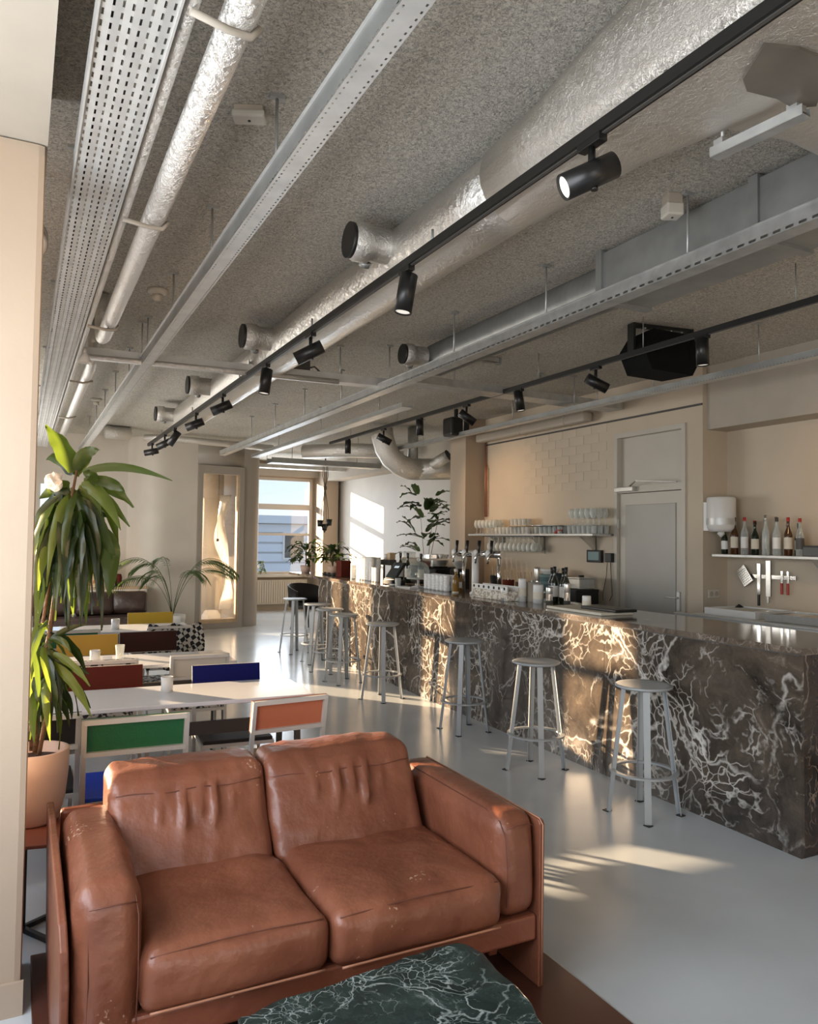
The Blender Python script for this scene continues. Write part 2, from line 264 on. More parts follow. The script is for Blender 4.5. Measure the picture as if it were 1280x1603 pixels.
# ------------------------------------------------------------------ mesh helpers
class MB:
    def __init__(s): s.v = []; s.f = []; s.sm = []
    def add(s, vs, fs, smooth=False):
        o = len(s.v); s.v += [tuple(v) for v in vs]
        for f in fs: s.f.append(tuple(i+o for i in f)); s.sm.append(smooth)
        return s
    def box(s, x0, x1, y0, y1, z0, z1):
        v = [(x, y, z) for z in (z0, z1) for y in (y0, y1) for x in (x0, x1)]
        return s.add(v, [(0,2,3,1), (4,5,7,6), (0,1,5,4), (2,6,7,3), (0,4,6,2), (1,3,7,5)])
    def bbox(s, x0, x1, y0, y1, z0, z1, b=.005):
        bm = bmesh.new(); bmesh.ops.create_cube(bm, size=1)
        for v in bm.verts: v.co = ((x0+x1)/2 + v.co.x*(x1-x0), (y0+y1)/2 + v.co.y*(y1-y0), (z0+z1)/2 + v.co.z*(z1-z0))
        b = min(b, .45*min(x1-x0, y1-y0, z1-z0))
        bmesh.ops.bevel(bm, geom=bm.edges[:], offset=b, segments=2, affect='EDGES', profile=.5)
        return s.bm(bm)
    def bm(s, bm, smooth=False):
        bm.verts.index_update(); s.add([v.co[:] for v in bm.verts], [[v.index for v in f.verts] for f in bm.faces], smooth); bm.free(); return s
    def obox(s, c, ax, ay, az, hx, hy, hz):
        c, ax, ay, az = Vector(c), Vector(ax).normalized(), Vector(ay).normalized(), Vector(az).normalized()
        v = [c + ax*hx*i + ay*hy*j + az*hz*k for k in (-1,1) for j in (-1,1) for i in (-1,1)]
        return s.add(v, [(0,2,3,1), (4,5,7,6), (0,1,5,4), (2,6,7,3), (0,4,6,2), (1,3,7,5)])
    def bar(s, p0, p1, wx, wy, up=(0,0,1)):
        p0, p1 = Vector(p0), Vector(p1); d = (p1-p0).normalized(); u = Vector(up)
        if abs(d.dot(u)) > .95: u = Vector((0,1,0))
        a = d.cross(u).normalized(); b = a.cross(d)
        return s.obox((p0+p1)/2, a, b, d, wx/2, wy/2, (p1-p0).length/2)
    def tube(s, pts, r, n=10, cap=True):
        pts = [Vector(p) for p in pts]; rs = r if isinstance(r, (list, tuple)) else [r]*len(pts)
        u = None; vs = []; k = len(pts)
        for i, p in enumerate(pts):
            d = (pts[min(i+1, k-1)] - pts[max(i-1, 0)]).normalized()
            if u is None:
                u = d.orthogonal().normalized()
            u = (u - d*u.dot(d)).normalized(); w_ = d.cross(u)
            for j in range(n):
                a = 2*math.pi*j/n; vs.append(p + (u*math.cos(a) + w_*math.sin(a))*rs[i])
        fs = [(i*n+j, i*n+(j+1)%n, (i+1)*n+(j+1)%n, (i+1)*n+j) for i in range(k-1) for j in range(n)]
        s.add(vs, fs, True)
        if cap: s.add(vs[:n], [tuple(range(n))[::-1]]); s.add(vs[-n:], [tuple(range(n))])
        return s
    def lathe(s, prof, c=(0,0,0), n=20, smooth=True, cap=True):
        vs = [(c[0]+r*math.cos(2*math.pi*j/n), c[1]+r*math.sin(2*math.pi*j/n), c[2]+z) for r, z in prof for j in range(n)]
        k = len(prof)
        s.add(vs, [(i*n+j, i*n+(j+1)%n, (i+1)*n+(j+1)%n, (i+1)*n+j) for i in range(k-1) for j in range(n)], smooth)
        if cap:
            if prof[0][0] > 1e-4: s.add(vs[:n], [tuple(range(n))[::-1]])
            if prof[-1][0] > 1e-4: s.add(vs[-n:], [tuple(range(n))])
        return s
    def prism(s, poly, z0, z1):
        n = len(poly); v = [(x, y, z0) for x, y in poly] + [(x, y, z1) for x, y in poly]
        return s.add(v, [tuple(range(n))[::-1], tuple(range(n, 2*n))] + [(i, (i+1) % n, n+(i+1) % n, n+i) for i in range(n)])
    def ring(s, c, R, w_, h, n=32):
        vs = []
        for j in range(n):
            a = 2*math.pi*j/n; ca, sa = math.cos(a), math.sin(a)
            for r, z in ((R-w_, 0), (R, 0), (R, h), (R-w_, h)): vs.append((c[0]+ca*r, c[1]+sa*r, c[2]+z))
        return s.add(vs, [(j*4+k, j*4+(k+1) % 4, ((j+1) % n)*4+(k+1) % 4, ((j+1) % n)*4+k) for j in range(n) for k in range(4)], False)
    def cyl(s, p0, p1, r, n=14, r2=None):
        return s.tube([p0, p1], [r, r if r2 is None else r2], n)
    def build(s, name, mat, parent=None, loc=None, world=False, recalc=True):
        me = bpy.data.meshes.new(name); vs = s.v
        off = Vector((0,0,0))
        if world and parent is not None:
            q = parent
            while q is not None: off += q.location; q = q.parent
            vs = [tuple(Vector(v) - off) for v in vs]
        me.from_pydata(vs, [], s.f); me.polygons.foreach_set('use_smooth', s.sm)
        if recalc:
            bm = bmesh.new(); bm.from_mesh(me); bmesh.ops.remove_doubles(bm, verts=bm.verts, dist=1e-5); bmesh.ops.recalc_face_normals(bm, faces=bm.faces); bm.to_mesh(me); bm.free()
        if isinstance(mat, str): mat = MT[mat]
        me.materials.append(mat)
        o = bpy.data.objects.new(name, me); C.objects.link(o)
        if parent is not None: o.parent = parent
        if loc is not None: o.location = loc
        return o

def thing(name, label, cat, loc=(0,0,0), rz=0, group=None):
    o = bpy.data.objects.new(name, None); C.objects.link(o); o.location = loc; o.rotation_euler = (0,0,rz); o.empty_display_size = .1
    o['label'] = label; o['category'] = cat
    if group: o['group'] = group
    return o
def tag(o, label, cat, group=None):
    o['label'] = label; o['category'] = cat
    if group: o['group'] = group
    return o
def struct(name, mb, mat, parent=None, **k):
    o = mb.build(name, mat, parent, **k)
    if parent is None: o['kind'] = 'structure'
    return o
def dup(o, loc=None, rz=None, label=None, parent=None, group=None):
    c = o.copy(); C.objects.link(c)
    if parent is not None: c.parent = parent
    if loc is not None: c.location = loc
    if rz is not None: c.rotation_euler = (0, 0, rz)
    if label: c['label'] = label
    if group: c['group'] = group
    for ch in CH.get(o.name, list(o.children)):
        dup(ch, parent=c)
    return c
CH = {}
def omat(o, mat):
    o.material_slots[0].link = 'OBJECT'; o.material_slots[0].material = MT[mat]

# ------------------------------------------------------------------ the room
H = 3.30
struct('floor', MB().box(-1.2, 9.2, -3.7, 17.0, -.12, 0), 'floor')
struct('ceiling', MB().box(-1.2, 9.2, -3.7, 17.0, H, H+.15), 'ceil')

# left wall: a band of windows between a parapet and a header, piers between them (outside the frame)
def left_wall():
    mb = MB(); x0, x1 = -1.15, -1.0
    mb.box(x0, x1, -3.6, 14.2, 2.48, H)
    ops = [(-3.2, -.4, .9), (-.2, 2.6, .9), (2.8, 5.3, .9), (5.65, 6.70, 1.22), (6.80, 8.55, .90), (10.02, 10.95, 1.26), (12.55, 13.40, 1.05)]
    y = -3.6
    for a, b, s_ in ops:
        mb.box(x0, x1, y, a, 0, 2.48); mb.box(x0, x1, a, b, 0, s_); y = b
    mb.box(x0, x1, y, 14.2, 0, 2.48)
    return mb, ops
mb, OPS = left_wall()
struct('wall_left', mb, 'wall2')
for i, (a, b, s_) in enumerate(OPS):
    fr = MB()
    if b-a > .8:
        fr.box(-1.12, -1.05, a, b, 2.05, 2.13)
        fr.box(-1.12, -1.05, a, a+.04, s_, 2.48); fr.box(-1.12, -1.05, b-.04, b, s_, 2.48); fr.box(-1.12, -1.05, a+.04, b-.04, s_, s_+.04)
    else:
        fr.box(-1.12, -1.05, a, a+.02, s_, 2.48); fr.box(-1.12, -1.05, a+.02, b, s_, s_+.02)
    struct('window_%d' % (i+2), fr, 'frame')
# wall behind the camera with its window band
mb = MB(); mb.box(-1.15, 9.2, -3.7, -3.55, 0, .7); mb.box(-1.15, 9.2, -3.7, -3.55, 2.8, H)
for a, b in ((-1.15, -.6), (1.2, 9.2)): mb.box(a, b, -3.7, -3.55, .7, 2.8)
struct('wall_rear', mb, 'wall2')

# bar-side wall: flush masonry, doorway, recess, pillar, far alcove
mb = MB()
mb.box(5.80, 6.30, 5.25, 5.47, 0, H); mb.box(5.80, 6.30, 6.44, 9.5, 0, H); mb.box(5.80, 6.30, 5.47, 6.44, 2.76, H); mb.box(5.95, 6.30, 5.47, 6.44, 0, 2.76)
struct('wall_right', mb, 'wall')
struct('wall_recess', MB().box(6.13, 6.30, -3.6, 5.25, 0, H), 'wall')
struct('trim_1', MB().box(5.85, 6.13, -3.6, 5.25, 2.69, H), 'beam')
struct('wall_shadow_line', MB().box(5.79, 5.80, 5.25, 9.1, 2.925, 2.945), 'dark')  # dark strip standing in for the shadow line along the wall top
struct('trim_3', MB().box(5.48, 5.80, 9.10, 9.52, 0, H), 'pillar')
struct('wall_alcove', MB().box(6.40, 6.60, 9.5, 16.8, 0, H).box(6.3, 6.6, 9.3, 9.5, 0, H), 'wall2')
struct('trim_4', MB().box(6.02, 6.40, 9.52, 15.9, 2.88, H), 'beam')
struct('trim_5', MB().box(5.98, 6.33, 16.0, 16.6, 0, H), 'pillar')
# masonry units on the painted wall: each a shallow proud block
wr = bpy.data.objects['wall_right']
bw, bh = .262, .105
blk = None; cnt = 0; extra = MB()
bmesh_blk = MB().bbox(-.0025, .004, -bw/2+.003, bw/2-.003, -bh/2+.003, bh/2-.003, .0015)
rows = [(2.20+bh*i) for i in range(7)]
for zi, zc in enumerate(rows):
    yy = 5.28 + (bw/2 if zi % 2 else 0)
    while yy + bw < 9.08:
        a, b = yy, yy+bw
        inside = not (b > 5.45 and a < 6.46 and zc < 2.85)
        if inside and cnt < 300 and b < 8.2:
            if blk is None:
                blk = bmesh_blk.build('brick', 'wall', wr); o = blk
            else:
                o = blk.copy(); C.objects.link(o)
            o.location = (5.7985 - random.random()*.0012, (a+b)/2, zc+bh/2); o.rotation_euler = (0, 0, 0); cnt += 1
        yy += bw

# entrance door in the bar wall
def wall_door():
    x = 5.80
    f = MB().box(x-.02, x+.10, 5.45, 5.50, 0, 2.78).box(x-.02, x+.10, 6.41, 6.46, 0, 2.78).box(x-.02, x+.10, 5.50, 6.41, 2.73, 2.78).box(x-.01, x+.09, 5.50, 6.41, 2.13, 2.20)
    d = struct('door_1', f, 'doorp')
    lf = MB().bbox(x+.02, x+.06, 5.505, 6.405, .01, 2.125, .004).build('door_leaf', 'doorp', d)
    MB().bbox(x+.008, x+.022, 5.60, 6.31, .55, 2.0, .004).build('inset_panel', 'doorg', lf)
    h = MB().bbox(x-.002, x+.02, 5.54, 5.58, .93, 1.12, .003).cyl((x-.0, 5.56, 1.06), (x-.05, 5.56, 1.06), .009).cyl((x-.05, 5.56, 1.06), (x-.05, 5.69, 1.06), .008).build('door_handle', 'wsteel', lf)
    MB().bbox(x+.05, x+.075, 5.50, 6.41, 2.20, 2.73, .003).build('transom_panel', 'doorp', d)
    MB().bbox(x-.07, x-.0, 6.12, 6.40, 2.14, 2.19, .006).bar((x-.03, 6.2, 2.20), (x-.16, 5.98, 2.235), .018, .008).bar((x-.16, 5.98, 2.235), (x-.03, 5.55, 2.205), .018, .008).build('door_closer', 'steel', d)
    MB().bbox(x-.012, x+.02, 6.402, 6.42, 1.75, 1.85, .003).bbox(x-.012, x+.02, 6.402, 6.42, .35, .45, .003).build('hinge', 'steel', d)
wall_door()

# curved partition with the glazed door
def offs(path, t):
    out = []
    for i, p in enumerate(path):
        a = Vector(path[max(i-1, 0)]); b = Vector(path[min(i+1, len(path)-1)]); d = (b-a).normalized(); out.append((p[0]-d.y*t, p[1]+d.x*t))
    return out
def wallstrip(path, z0, z1, t=.10):
    q = offs(path, t); k = len(path); mb = MB()
    vs = [(x, y, z) for (x, y) in path for z in (z0, z1)] + [(x, y, z) for (x, y) in q for z in (z0, z1)]
    o = 2*k; fs = []
    for i in range(k-1):
        fs.append((2*i, 2*i+2, 2*i+3, 2*i+1)); fs.append((o+2*i, o+2*i+1, o+2*i+3, o+2*i+2)); fs.append((2*i+1, 2*i+3, o+2*i+3, o+2*i+1)); fs.append((2*i, o+2*i, o+2*i+2, 2*i+2))
    mb.add(vs, fs, True); mb.add([vs[0], vs[1], vs[o+1], vs[o]], [(0,1,2,3)]); mb.add([vs[o-2], vs[o-1], vs[-1], vs[-2]], [(0,1,2,3)])
    return mb
def arc(cx, cy, r, a0, a1, n):
    return [(cx+r*math.cos(R_(a0+(a1-a0)*i/n)), cy+r*math.sin(R_(a0+(a1-a0)*i/n))) for i in range(n+1)]
pL = [(.63, 13.86), (1.2, 13.85), (1.62, 13.84)] + arc(2.18, 13.98, .52, 195, 278, 12)[1:] + [(2.72, 13.49)]
pR = [(3.58, 13.66)] + arc(3.62, 14.0, .32, -75, 0, 8) + [(3.94, 15.2), (3.94, 16.6)]
DA, DB = pL[-1], pR[0]
o = struct('wall_curved', wallstrip(pL, 0, H), 'wall2')
def edgesmooth(o):
    for p in o.data.polygons: p.use_smooth = True
    md = o.modifiers.new('es', 'EDGE_SPLIT'); md.split_angle = R_(32)
edgesmooth(o)
o = struct('wall_curved_end', wallstrip(pR, 0, H), 'taupe'); edgesmooth(o)
struct('wall_above_door', wallstrip([DA, DB], 2.86, H), 'taupe')
# opening added in the wall behind the big plant to let sun reach the bar
mb = MB().box(-1.15, .63, 13.86, 13.96, 0, .92).box(-1.15, .63, 13.86, 13.96, 2.45, H).box(-1.15, -.51, 13.86, 13.96, .92, 2.45).box(.13, .28, 13.86, 13.96, .92, 2.45)
struct('wall_behind_plant', mb, 'wall2')
def P2(t, n=0):  # point along the door line
    a, b = Vector(DA), Vector(DB); d = (b-a).normalized(); p = a.lerp(b, t) + Vector((-d.y, d.x))*n; return p
fr = MB(); L_ = (Vector(DB)-Vector(DA)).length; dd = (Vector(DB)-Vector(DA)).normalized()
def dbx(mb, t0, t1, z0, z1, n0, n1):
    c = P2((t0+t1)/2, (n0+n1)/2); mb.obox((c.x, c.y, (z0+z1)/2), (dd.x, dd.y, 0), (-dd.y, dd.x, 0), (0,0,1), (t1-t0)*L_/2, abs(n1-n0)/2, (z1-z0)/2); return mb
dbx(fr, 0, .085, 0, 2.86, -.03, .12); dbx(fr, .90, 1.0, 0, 2.86, -.03, .12); dbx(fr, .085, .90, 2.72, 2.86, -.03, .12); dbx(fr, .085, .90, 0, .10, -.03, .12)
d3 = struct('door_2', fr, 'taupe')
dbx(MB(), .085, .125, .10, 2.72, .0, .06).build('door_stile', 'frame', d3)
dbx(MB(), .865, .90, .10, 2.72, .0, .06).build('door_stile', 'wood', d3)
dbx(MB(), .085, .90, .10, .16, -.02, .14).build('threshold', 'wood', d3)
gm = bpy.data.materials.new('thin_pane'); gm.use_nodes = True
_n = gm.node_tree; _b = _n.nodes['Principled BSDF']; _t = _n.nodes.new('ShaderNodeBsdfTransparent'); _g = _n.nodes.new('ShaderNodeBsdfGlossy'); _g.inputs['Roughness'].default_value = .02
_x = _n.nodes.new('ShaderNodeMixShader'); _x.inputs[0].default_value = .10; _n.links.new(_t.outputs[0], _x.inputs[1]); _n.links.new(_g.outputs[0], _x.inputs[2]); _n.links.new(_x.outputs[0], _n.nodes['Material Output'].inputs[0])
MT['pane'] = gm
dbx(MB(), .125, .865, .16, 2.72, .025, .035).build('pane', 'pane', d3)
# small room behind the glazed door: back wall with an opening to the sky, cylinder column
mb = MB().box(.4, 3.84, 16.6, 16.7, 0, .9).box(2.85, 3.55, 16.6, 16.7, .9, H).box(.4, 2.85, 16.6, 16.7, 2.75, H).box(3.55, 3.84, 16.6, 16.7, 2.72, H)
struct('wall_lobby_back', mb, 'wall2')
struct('trim_6', MB().lathe([(.22, 0), (.22, H)], (3.38, 15.3, 0), 28), 'wall2')
# window wall at the far end
wx0, wx1, wz0, wz1 = 4.15, 5.93, .80, 2.95
mb = MB().box(3.94, wx0, 16.6, 16.75, 0, H).box(wx1, 6.6, 16.6, 16.75, 0, H).box(wx0, wx1, 16.6, 16.75, 0, wz0).box(wx0, wx1, 16.6, 16.75, wz1, H)
struct('wall_back', mb, 'pillar')
fr = MB().box(wx0, wx1, 16.6, 16.68, wz0, wz0+.05).box(wx0, wx1, 16.6, 16.68, wz1-.06, wz1).box(wx0, wx0+.05, 16.6, 16.68, wz0+.05, wz1-.06).box(wx1-.07, wx1, 16.6, 16.68, wz0+.05, wz1-.06)
fr.box(wx0+.05, wx1-.07, 16.6, 16.68, 2.24, 2.36)
w1 = struct('window_1', fr, 'frame')
MB().box(wx0+.05, wx1-.07, 16.61, 16.66, 1.66, 1.71).build('glazing_bar', 'frame', w1)
for za, zb in ((wz0+.05, 1.66), (1.71, 2.24), (2.36, wz1-.06)): MB().box(wx0+.05, wx1-.07, 16.635, 16.641, za, zb).build('pane', 'pane', w1)
MB().bbox(wx0-.05, wx1+.05, 16.42, 16.62, .74, .80, .006).build('window_sill', 'frame', w1)
struct('trim_7', MB().box(3.95, 6.02, 16.35, 16.6, 2.98, 3.12), 'beam')
# near pillar and overhead beam at the left edge of the view
px_ = .045
poly = [(-1.0, 2.92), (px_-.022, 2.92), (px_-.004, 2.925), (px_, 2.945), (px_, 3.25), (-1.0, 3.25)]
struct('trim_8', MB().prism(poly, 0, 2.955), 'pillar')
struct('baseboard_left', MB().box(-1.0, px_+.006, 2.905, 2.92, 0, .11), 'pillar')
struct('trim_9', MB().prism([(-1.0, -1.0), (.054, -1.0), (.050, 3.25), (-1.0, 3.25)], 2.96, H), 'beam')
# skirting along the far wall
struct('baseboard_back', MB().box(3.95, 5.97, 16.585, 16.6, 0, .20), 'brown')

# ------------------------------------------------------------------ overhead services
def perf(mb, ax, us, holes_u, y0, y1, pitch, slot, fn, y_off=0.0):
    """sheet with real slots: us = breakpoints across, holes_u = indices of strips that carry slots, fn maps (u, y) to a point"""
    ys = [y0]; y = y0 + y_off + .02; flags = []
    while y + slot < y1:
        ys += [y, y+slot]; flags += [0, 1]; y += pitch
    ys.append(y1); flags.append(0)
    k = len(us); vs = [fn(u, yy) for yy in ys for u in us]
    fs = []
    for j, fl in enumerate(flags):
        for i in range(k-1):
            if fl and i in holes_u: continue
            fs.append((j*k+i, j*k+i+1, (j+1)*k+i+1, (j+1)*k+i))
    mb.add(vs, fs); return mb

def hanger(x, y, z0, name='hanger_rod', root=None):
    MB().cyl((x, y, z0), (x, y, 3.295), .006, 6).box(x-.03, x+.03, y-.012, y+.012, 3.285, 3.30).box(x-.022, x+.022, y-.018, y+.018, z0, z0+.03).build(name, 'galv', root, world=True)

def wide_tray():
    x0, x1, z, y0, y1 = .138, .322, 2.92, 1.0, 12.6
    t = thing('cable_tray', 'wide perforated white cable tray with long rows of slots, above the big plant', 'cable tray', (.22, y0, z))
    us = []; holes = []; n = 8; W = x1-x0
    edges = [0.0]
    for i in range(n):
        c = (i+.5)/n*W; edges += [c-.0031, c+.0031]
    edges.append(W); hol = [2*i+1 for i in range(n)]
    odd = set(hol[1::2]); even = set(hol[0::2])
    def prof(u, yy):
        zz = z + (.0014*math.cos(u/W*math.pi*6))
        return (x0+u, yy, zz)
    a = MB(); perf(a, 0, edges, set(hol), y0, 8.5, .050, .027, prof); perf(a, 0, edges, set(hol), 8.5, y1, .050, .027, prof)
    a.build('perforated_sheet', 'galvl', t, world=True, recalc=False)
    for xs, s in ((x0, -1), (x1, 1)):
        r = MB().box(xs-.003, xs+.003, y0, y1, z-.008, z+.055).box(min(xs, xs-s*.014), max(xs, xs-s*.014), y0, y1, z+.049, z+.055)
        r.build('side_rail', 'galvl', t, world=True)
    for yy in (1.6, 3.6, 5.6, 7.6, 9.6, 11.6): hanger(x0+.03, yy, z+.03, 'hanger_rod', t)
    for k in range(4):
        MB().cyl((x0+.04+.035*k, y0, z+.022), (x0+.04+.035*k, y1, z+.022), .009, 6).build('cable', 'dark', t, world=True)
wide_tray()

def channel(label, x, z, y0, y1, wd, ht, rods, mat='galv', slots='bottom', xr=None):
    t = thing('cable_tray', label, 'cable tray', (x, y0, z))
    a = MB(); W = wd
    if slots == 'bottom':
        ed = [0, W*.13, W*.13+.006, W*.46, W*.46+.005, W*.82, W*.82+.006, W]
        perf(a, 0, ed, {1, 5}, y0, y1, .03, .010, lambda u, yy: (x-W/2+u, yy, z))
        sd_ = MB(); perf(sd_, 0, [0, .004, .009, ht], {1}, y0, y1, .03, .016, lambda u, yy: (x-W/2-.001, yy, z+u)); sd_.build('side_rail', 'galvd', t, world=True, recalc=False)  # rail given the darker duct steel to imitate its shaded side
    else:
        ed = [0, W]
        perf(a, 0, ed, set(), y0, y1, .5, .2, lambda u, yy: (x-W/2+u, yy, z))
        perf(a, 0, [0, .005, .017, ht], {1}, y0, y1, .06, .036, lambda u, yy: (x-W/2, yy, z+u))
    perf(a, 0, [0, ht], set(), y0, y1, .5, .2, lambda u, yy: (x+W/2, yy, z+u))
    perf(a, 0, [0, .012], set(), y0, y1, .5, .2, lambda u, yy: (x-W/2-.012+u, yy, z+ht))
    a.build('perforated_sheet', mat, t, world=True, recalc=False)
    for yy in rods: hanger(x if xr is None else xr, yy, z+ht*.6, 'hanger_rod', t)
    return t
channel('narrow galvanised cable channel hanging between the wide white tray and the foil duct', .835, 2.92, 1.1, 13.2, .075, .072, [1.7+1.11*i for i in range(10)], 'galvl')
channel('galvanised cable channel with a dashed slotted edge, between the foil duct and the spiral duct', 2.84, 2.90, 1.2, 12.2, .09, .075, [1.54+1.12*i for i in range(9)], 'galv', 'side')
channel('light galvanised cable channel running over the back bar, nearest to the masonry wall', 5.02, 2.93, 2.2, 10.6, .09, .05, [2.9+1.1*i for i in range(7)], 'galvl')
channel('short galvanised cable channel beneath the slotted one, in the far half of the room', 3.42, 2.92, 6.8, 12.4, .13, .045, [7.5, 9.3, 11.1], 'galvl')

# pipes beside the wide tray
t = MB().tube([(.352, 1.0, 2.95), (.352, 12.4, 2.95)], .019, 10).build('foil_pipe', 'pipe'); tag(t, 'thin foil-wrapped pipe running right along the edge of the wide white tray', 'pipe')
t = thing('foil_pipe', 'thick foil-wrapped pipe turning up to the ceiling short of the cross tray', 'pipe', (.47, 1.0, 2.95))
MB().tube([(.47, 1.0, 2.95), (.47, 5.5, 2.95), (.47, 5.62, 2.965), (.47, 5.70, 3.02), (.47, 5.72, 3.12), (.47, 5.72, 3.29)], .046, 14).build('pipe_run', 'pipe', t, world=True)
for yy in (1.9, 3.3, 5.1):
    MB().tube([(.34, yy, 2.90), (.44, yy+.02, 2.895), (.50, yy+.03, 2.90), (.525, yy+.03, 2.93)], .010, 8).build('pipe_bracket', 'beam', t, world=True)
t = thing('foil_pipe', 'foil-wrapped pipe beyond the cross tray, beside the far end of the wide tray', 'pipe', (.47, 6.5, 2.95))
MB().tube([(.47, 6.45, 3.29), (.47, 6.45, 3.06), (.47, 6.50, 2.98), (.47, 6.62, 2.95), (.47, 12.6, 2.95)], .040, 12).build('pipe_run', 'pipe', t, world=True)
for yy in (7.0, 9.2): MB().tube([(.34, yy, 2.90), (.44, yy+.02, 2.895), (.52, yy+.03, 2.92)], .009, 8).build('pipe_bracket', 'beam', t, world=True)

# cross trays at mid depth
def cross_tray(label, xa, xb, ya, yb, z, w_, h_, rods, mat='galvl'):
    t = thing('cable_tray', label, 'cable tray', ((xa+xb)/2, (ya+yb)/2, z))
    d = Vector((xb-xa, yb-ya, 0)); L_ = d.length; d.normalize(); nrm = Vector((-d.y, d.x, 0))
    o = Vector((xa, ya, z))
    MB().obox(o + d*L_/2, d, nrm, (0,0,1), L_/2, w_/2, .002).build('tray_floor', mat, t, world=True)
    for s in (-1, 1):
        MB().obox(o + d*L_/2 + nrm*s*w_/2 + Vector((0,0,h_/2)), d, nrm, (0,0,1), L_/2, .002, h_/2).build('side_rail', mat, t, world=True)
    for r in rods:
        p = o + d*r*L_; hanger(p.x, p.y, z+.02, 'hanger_rod', t)
    return t
cross_tray('galvanised tray crossing the ceiling from the wide white tray to behind the track lights', .34, 3.0, 6.34, 6.22, 2.965, .13, .07, (.18, .5, .8))
t = MB().tube([(.36, 6.20, 2.945), (2.4, 6.10, 2.945)], .022, 10).build('foil_pipe', 'pipe'); tag(t, 'bright foil pipe under the front edge of the cross tray', 'pipe')
cross_tray('galvanised tray crossing above the back bar, right part', 3.1, 5.7, 6.20, 6.35, 3.02, .22, .07, (.2, .6, .9), 'galv')
cross_tray('dark galvanised tray crossing the far corridor before the window', 3.9, 6.0, 13.2, 13.2, 2.93, .3, .09, (.2, .8), 'galvd')
cross_tray('pale tray crossing the ceiling close to the window wall', 3.95, 6.0, 14.9, 14.9, 3.0, .25, .07, (.2, .8), 'galvl')

# main foil duct with side outlets
def outlet(x, y, z, mb_root, r=.085, dx=-.34, tilt=0):
    p = MB().lathe([(r, 0), (r, abs(dx)*.6), (r*1.14, abs(dx)*.62), (r*1.14, abs(dx)*.9), (r*1.0, abs(dx))], (0,0,0), 18, cap=False).build('outlet_spout', 'pipe', mb_root)
    p.rotation_euler = (0, R_(-90), 0); p.location = Vector((x, y, z)) - mb_root.location
    MB().lathe([(r*1.03, 0), (r*1.03, .02)], (0,0,abs(dx)-.005), 18).build('outlet_opening', 'black', p)
    MB().cyl((-r*.75, r*.75, abs(dx)*.55), (-r*.99, r*.99, abs(dx)*.55), .03, 12).build('damper_knob', 'galvd', p)
    return p
t = thing('air_duct', 'long crumpled-foil round air duct widening into a broad foil plenum at upper right', 'air duct', (1.84, 2.0, 3.115))
def taper_tube(name, mat, sections, n=24):
    """sections: (x, y, z, rx, rz, squareness)"""
    mb = MB(); vs = []
    for (x, y, z, rx, rz, sq) in sections:
        for j in range(n):
            a = 2*math.pi*j/n; c, s_ = math.cos(a), math.sin(a); e = 2.0/(2+sq*4)
            vs.append((x + rx*math.copysign(abs(c)**e, c), y, z + rz*math.copysign(abs(s_)**e, s_)))
    k = len(sections)
    mb.add(vs, [(i*n+j, i*n+(j+1)%n, (i+1)*n+(j+1)%n, (i+1)*n+j) for i in range(k-1) for j in range(n)], True)
    mb.add(vs[:n], [tuple(range(n))]); mb.add(vs[-n:], [tuple(range(n))])
    return mb.build(name, mat, t, world=True)
sec = [(1.84+.004*math.sin(y*5), y, 3.115, .175+.004*math.sin(y*9.3), .172, 0) for y in [2.62+.35*i for i in range(23)]]
taper_tube('round_duct', 'foil2', sec)
taper_tube('duct_transition', 'foil', [(1.84, 2.66, 3.115, .185, .178, 0), (1.84, 2.30, 3.12, .195, .178, .1), (1.83, 2.05, 3.125, .205, .172, .4), (1.84, 1.85, 3.125, .225, .172, .8), (1.85, 1.6, 3.12, .24, .175, 1.2), (1.86, .9, 3.12, .245, .175, 1.2), (1.86, .3, 3.12, .245, .175, 1.2)])
# side branch of the plenum toward the back bar
mb = MB(); vs = []; n = 20
for (x, yc, zc, ry, rz) in [(1.95, 1.48, 3.12, .40, .17), (2.1, 1.48, 3.125, .34, .17), (2.35, 1.48, 3.125, .30, .165), (2.6, 1.49, 3.12, .30, .17), (2.8, 1.5, 3.12, .31, .17), (2.955, 1.5, 3.12, .31, .17)]:
    for j in range(n):
        a = 2*math.pi*j/n; c, s_ = math.cos(a), math.sin(a)
        vs.append((x, yc + ry*math.copysign(abs(c)**.55, c), zc + rz*math.copysign(abs(s_)**.55, s_)))
mb.add(vs, [(i*n+j, i*n+(j+1)%n, (i+1)*n+(j+1)%n, (i+1)*n+j) for i in range(5) for j in range(n)], True); mb.add(vs[-n:], [tuple(range(n))])
mb.build('duct_branch', 'foil', t, world=True)
for (y,) in ((3.60,), (5.72,), (7.85,), (9.9,)): outlet(1.72, y, 3.13, t, .088, -.25)
# torn flap and bare rectangular duct at the plenum
MB().prism([(1.82,1.50),(1.88,1.535),(1.99,1.52),(2.08,1.53),(2.13,1.49),(2.04,1.40),(1.95,1.33),(1.84,1.335),(1.745,1.37),(1.78,1.43)], 2.936, 2.96).build('bare_duct_section', 'bare', t, world=True)
cross_tray('short galvanised strut hanging under the foil plenum at upper right', 2.05, 2.083, 1.805, 1.489, 2.895, .045, .03, (.1, .9), 'galv')

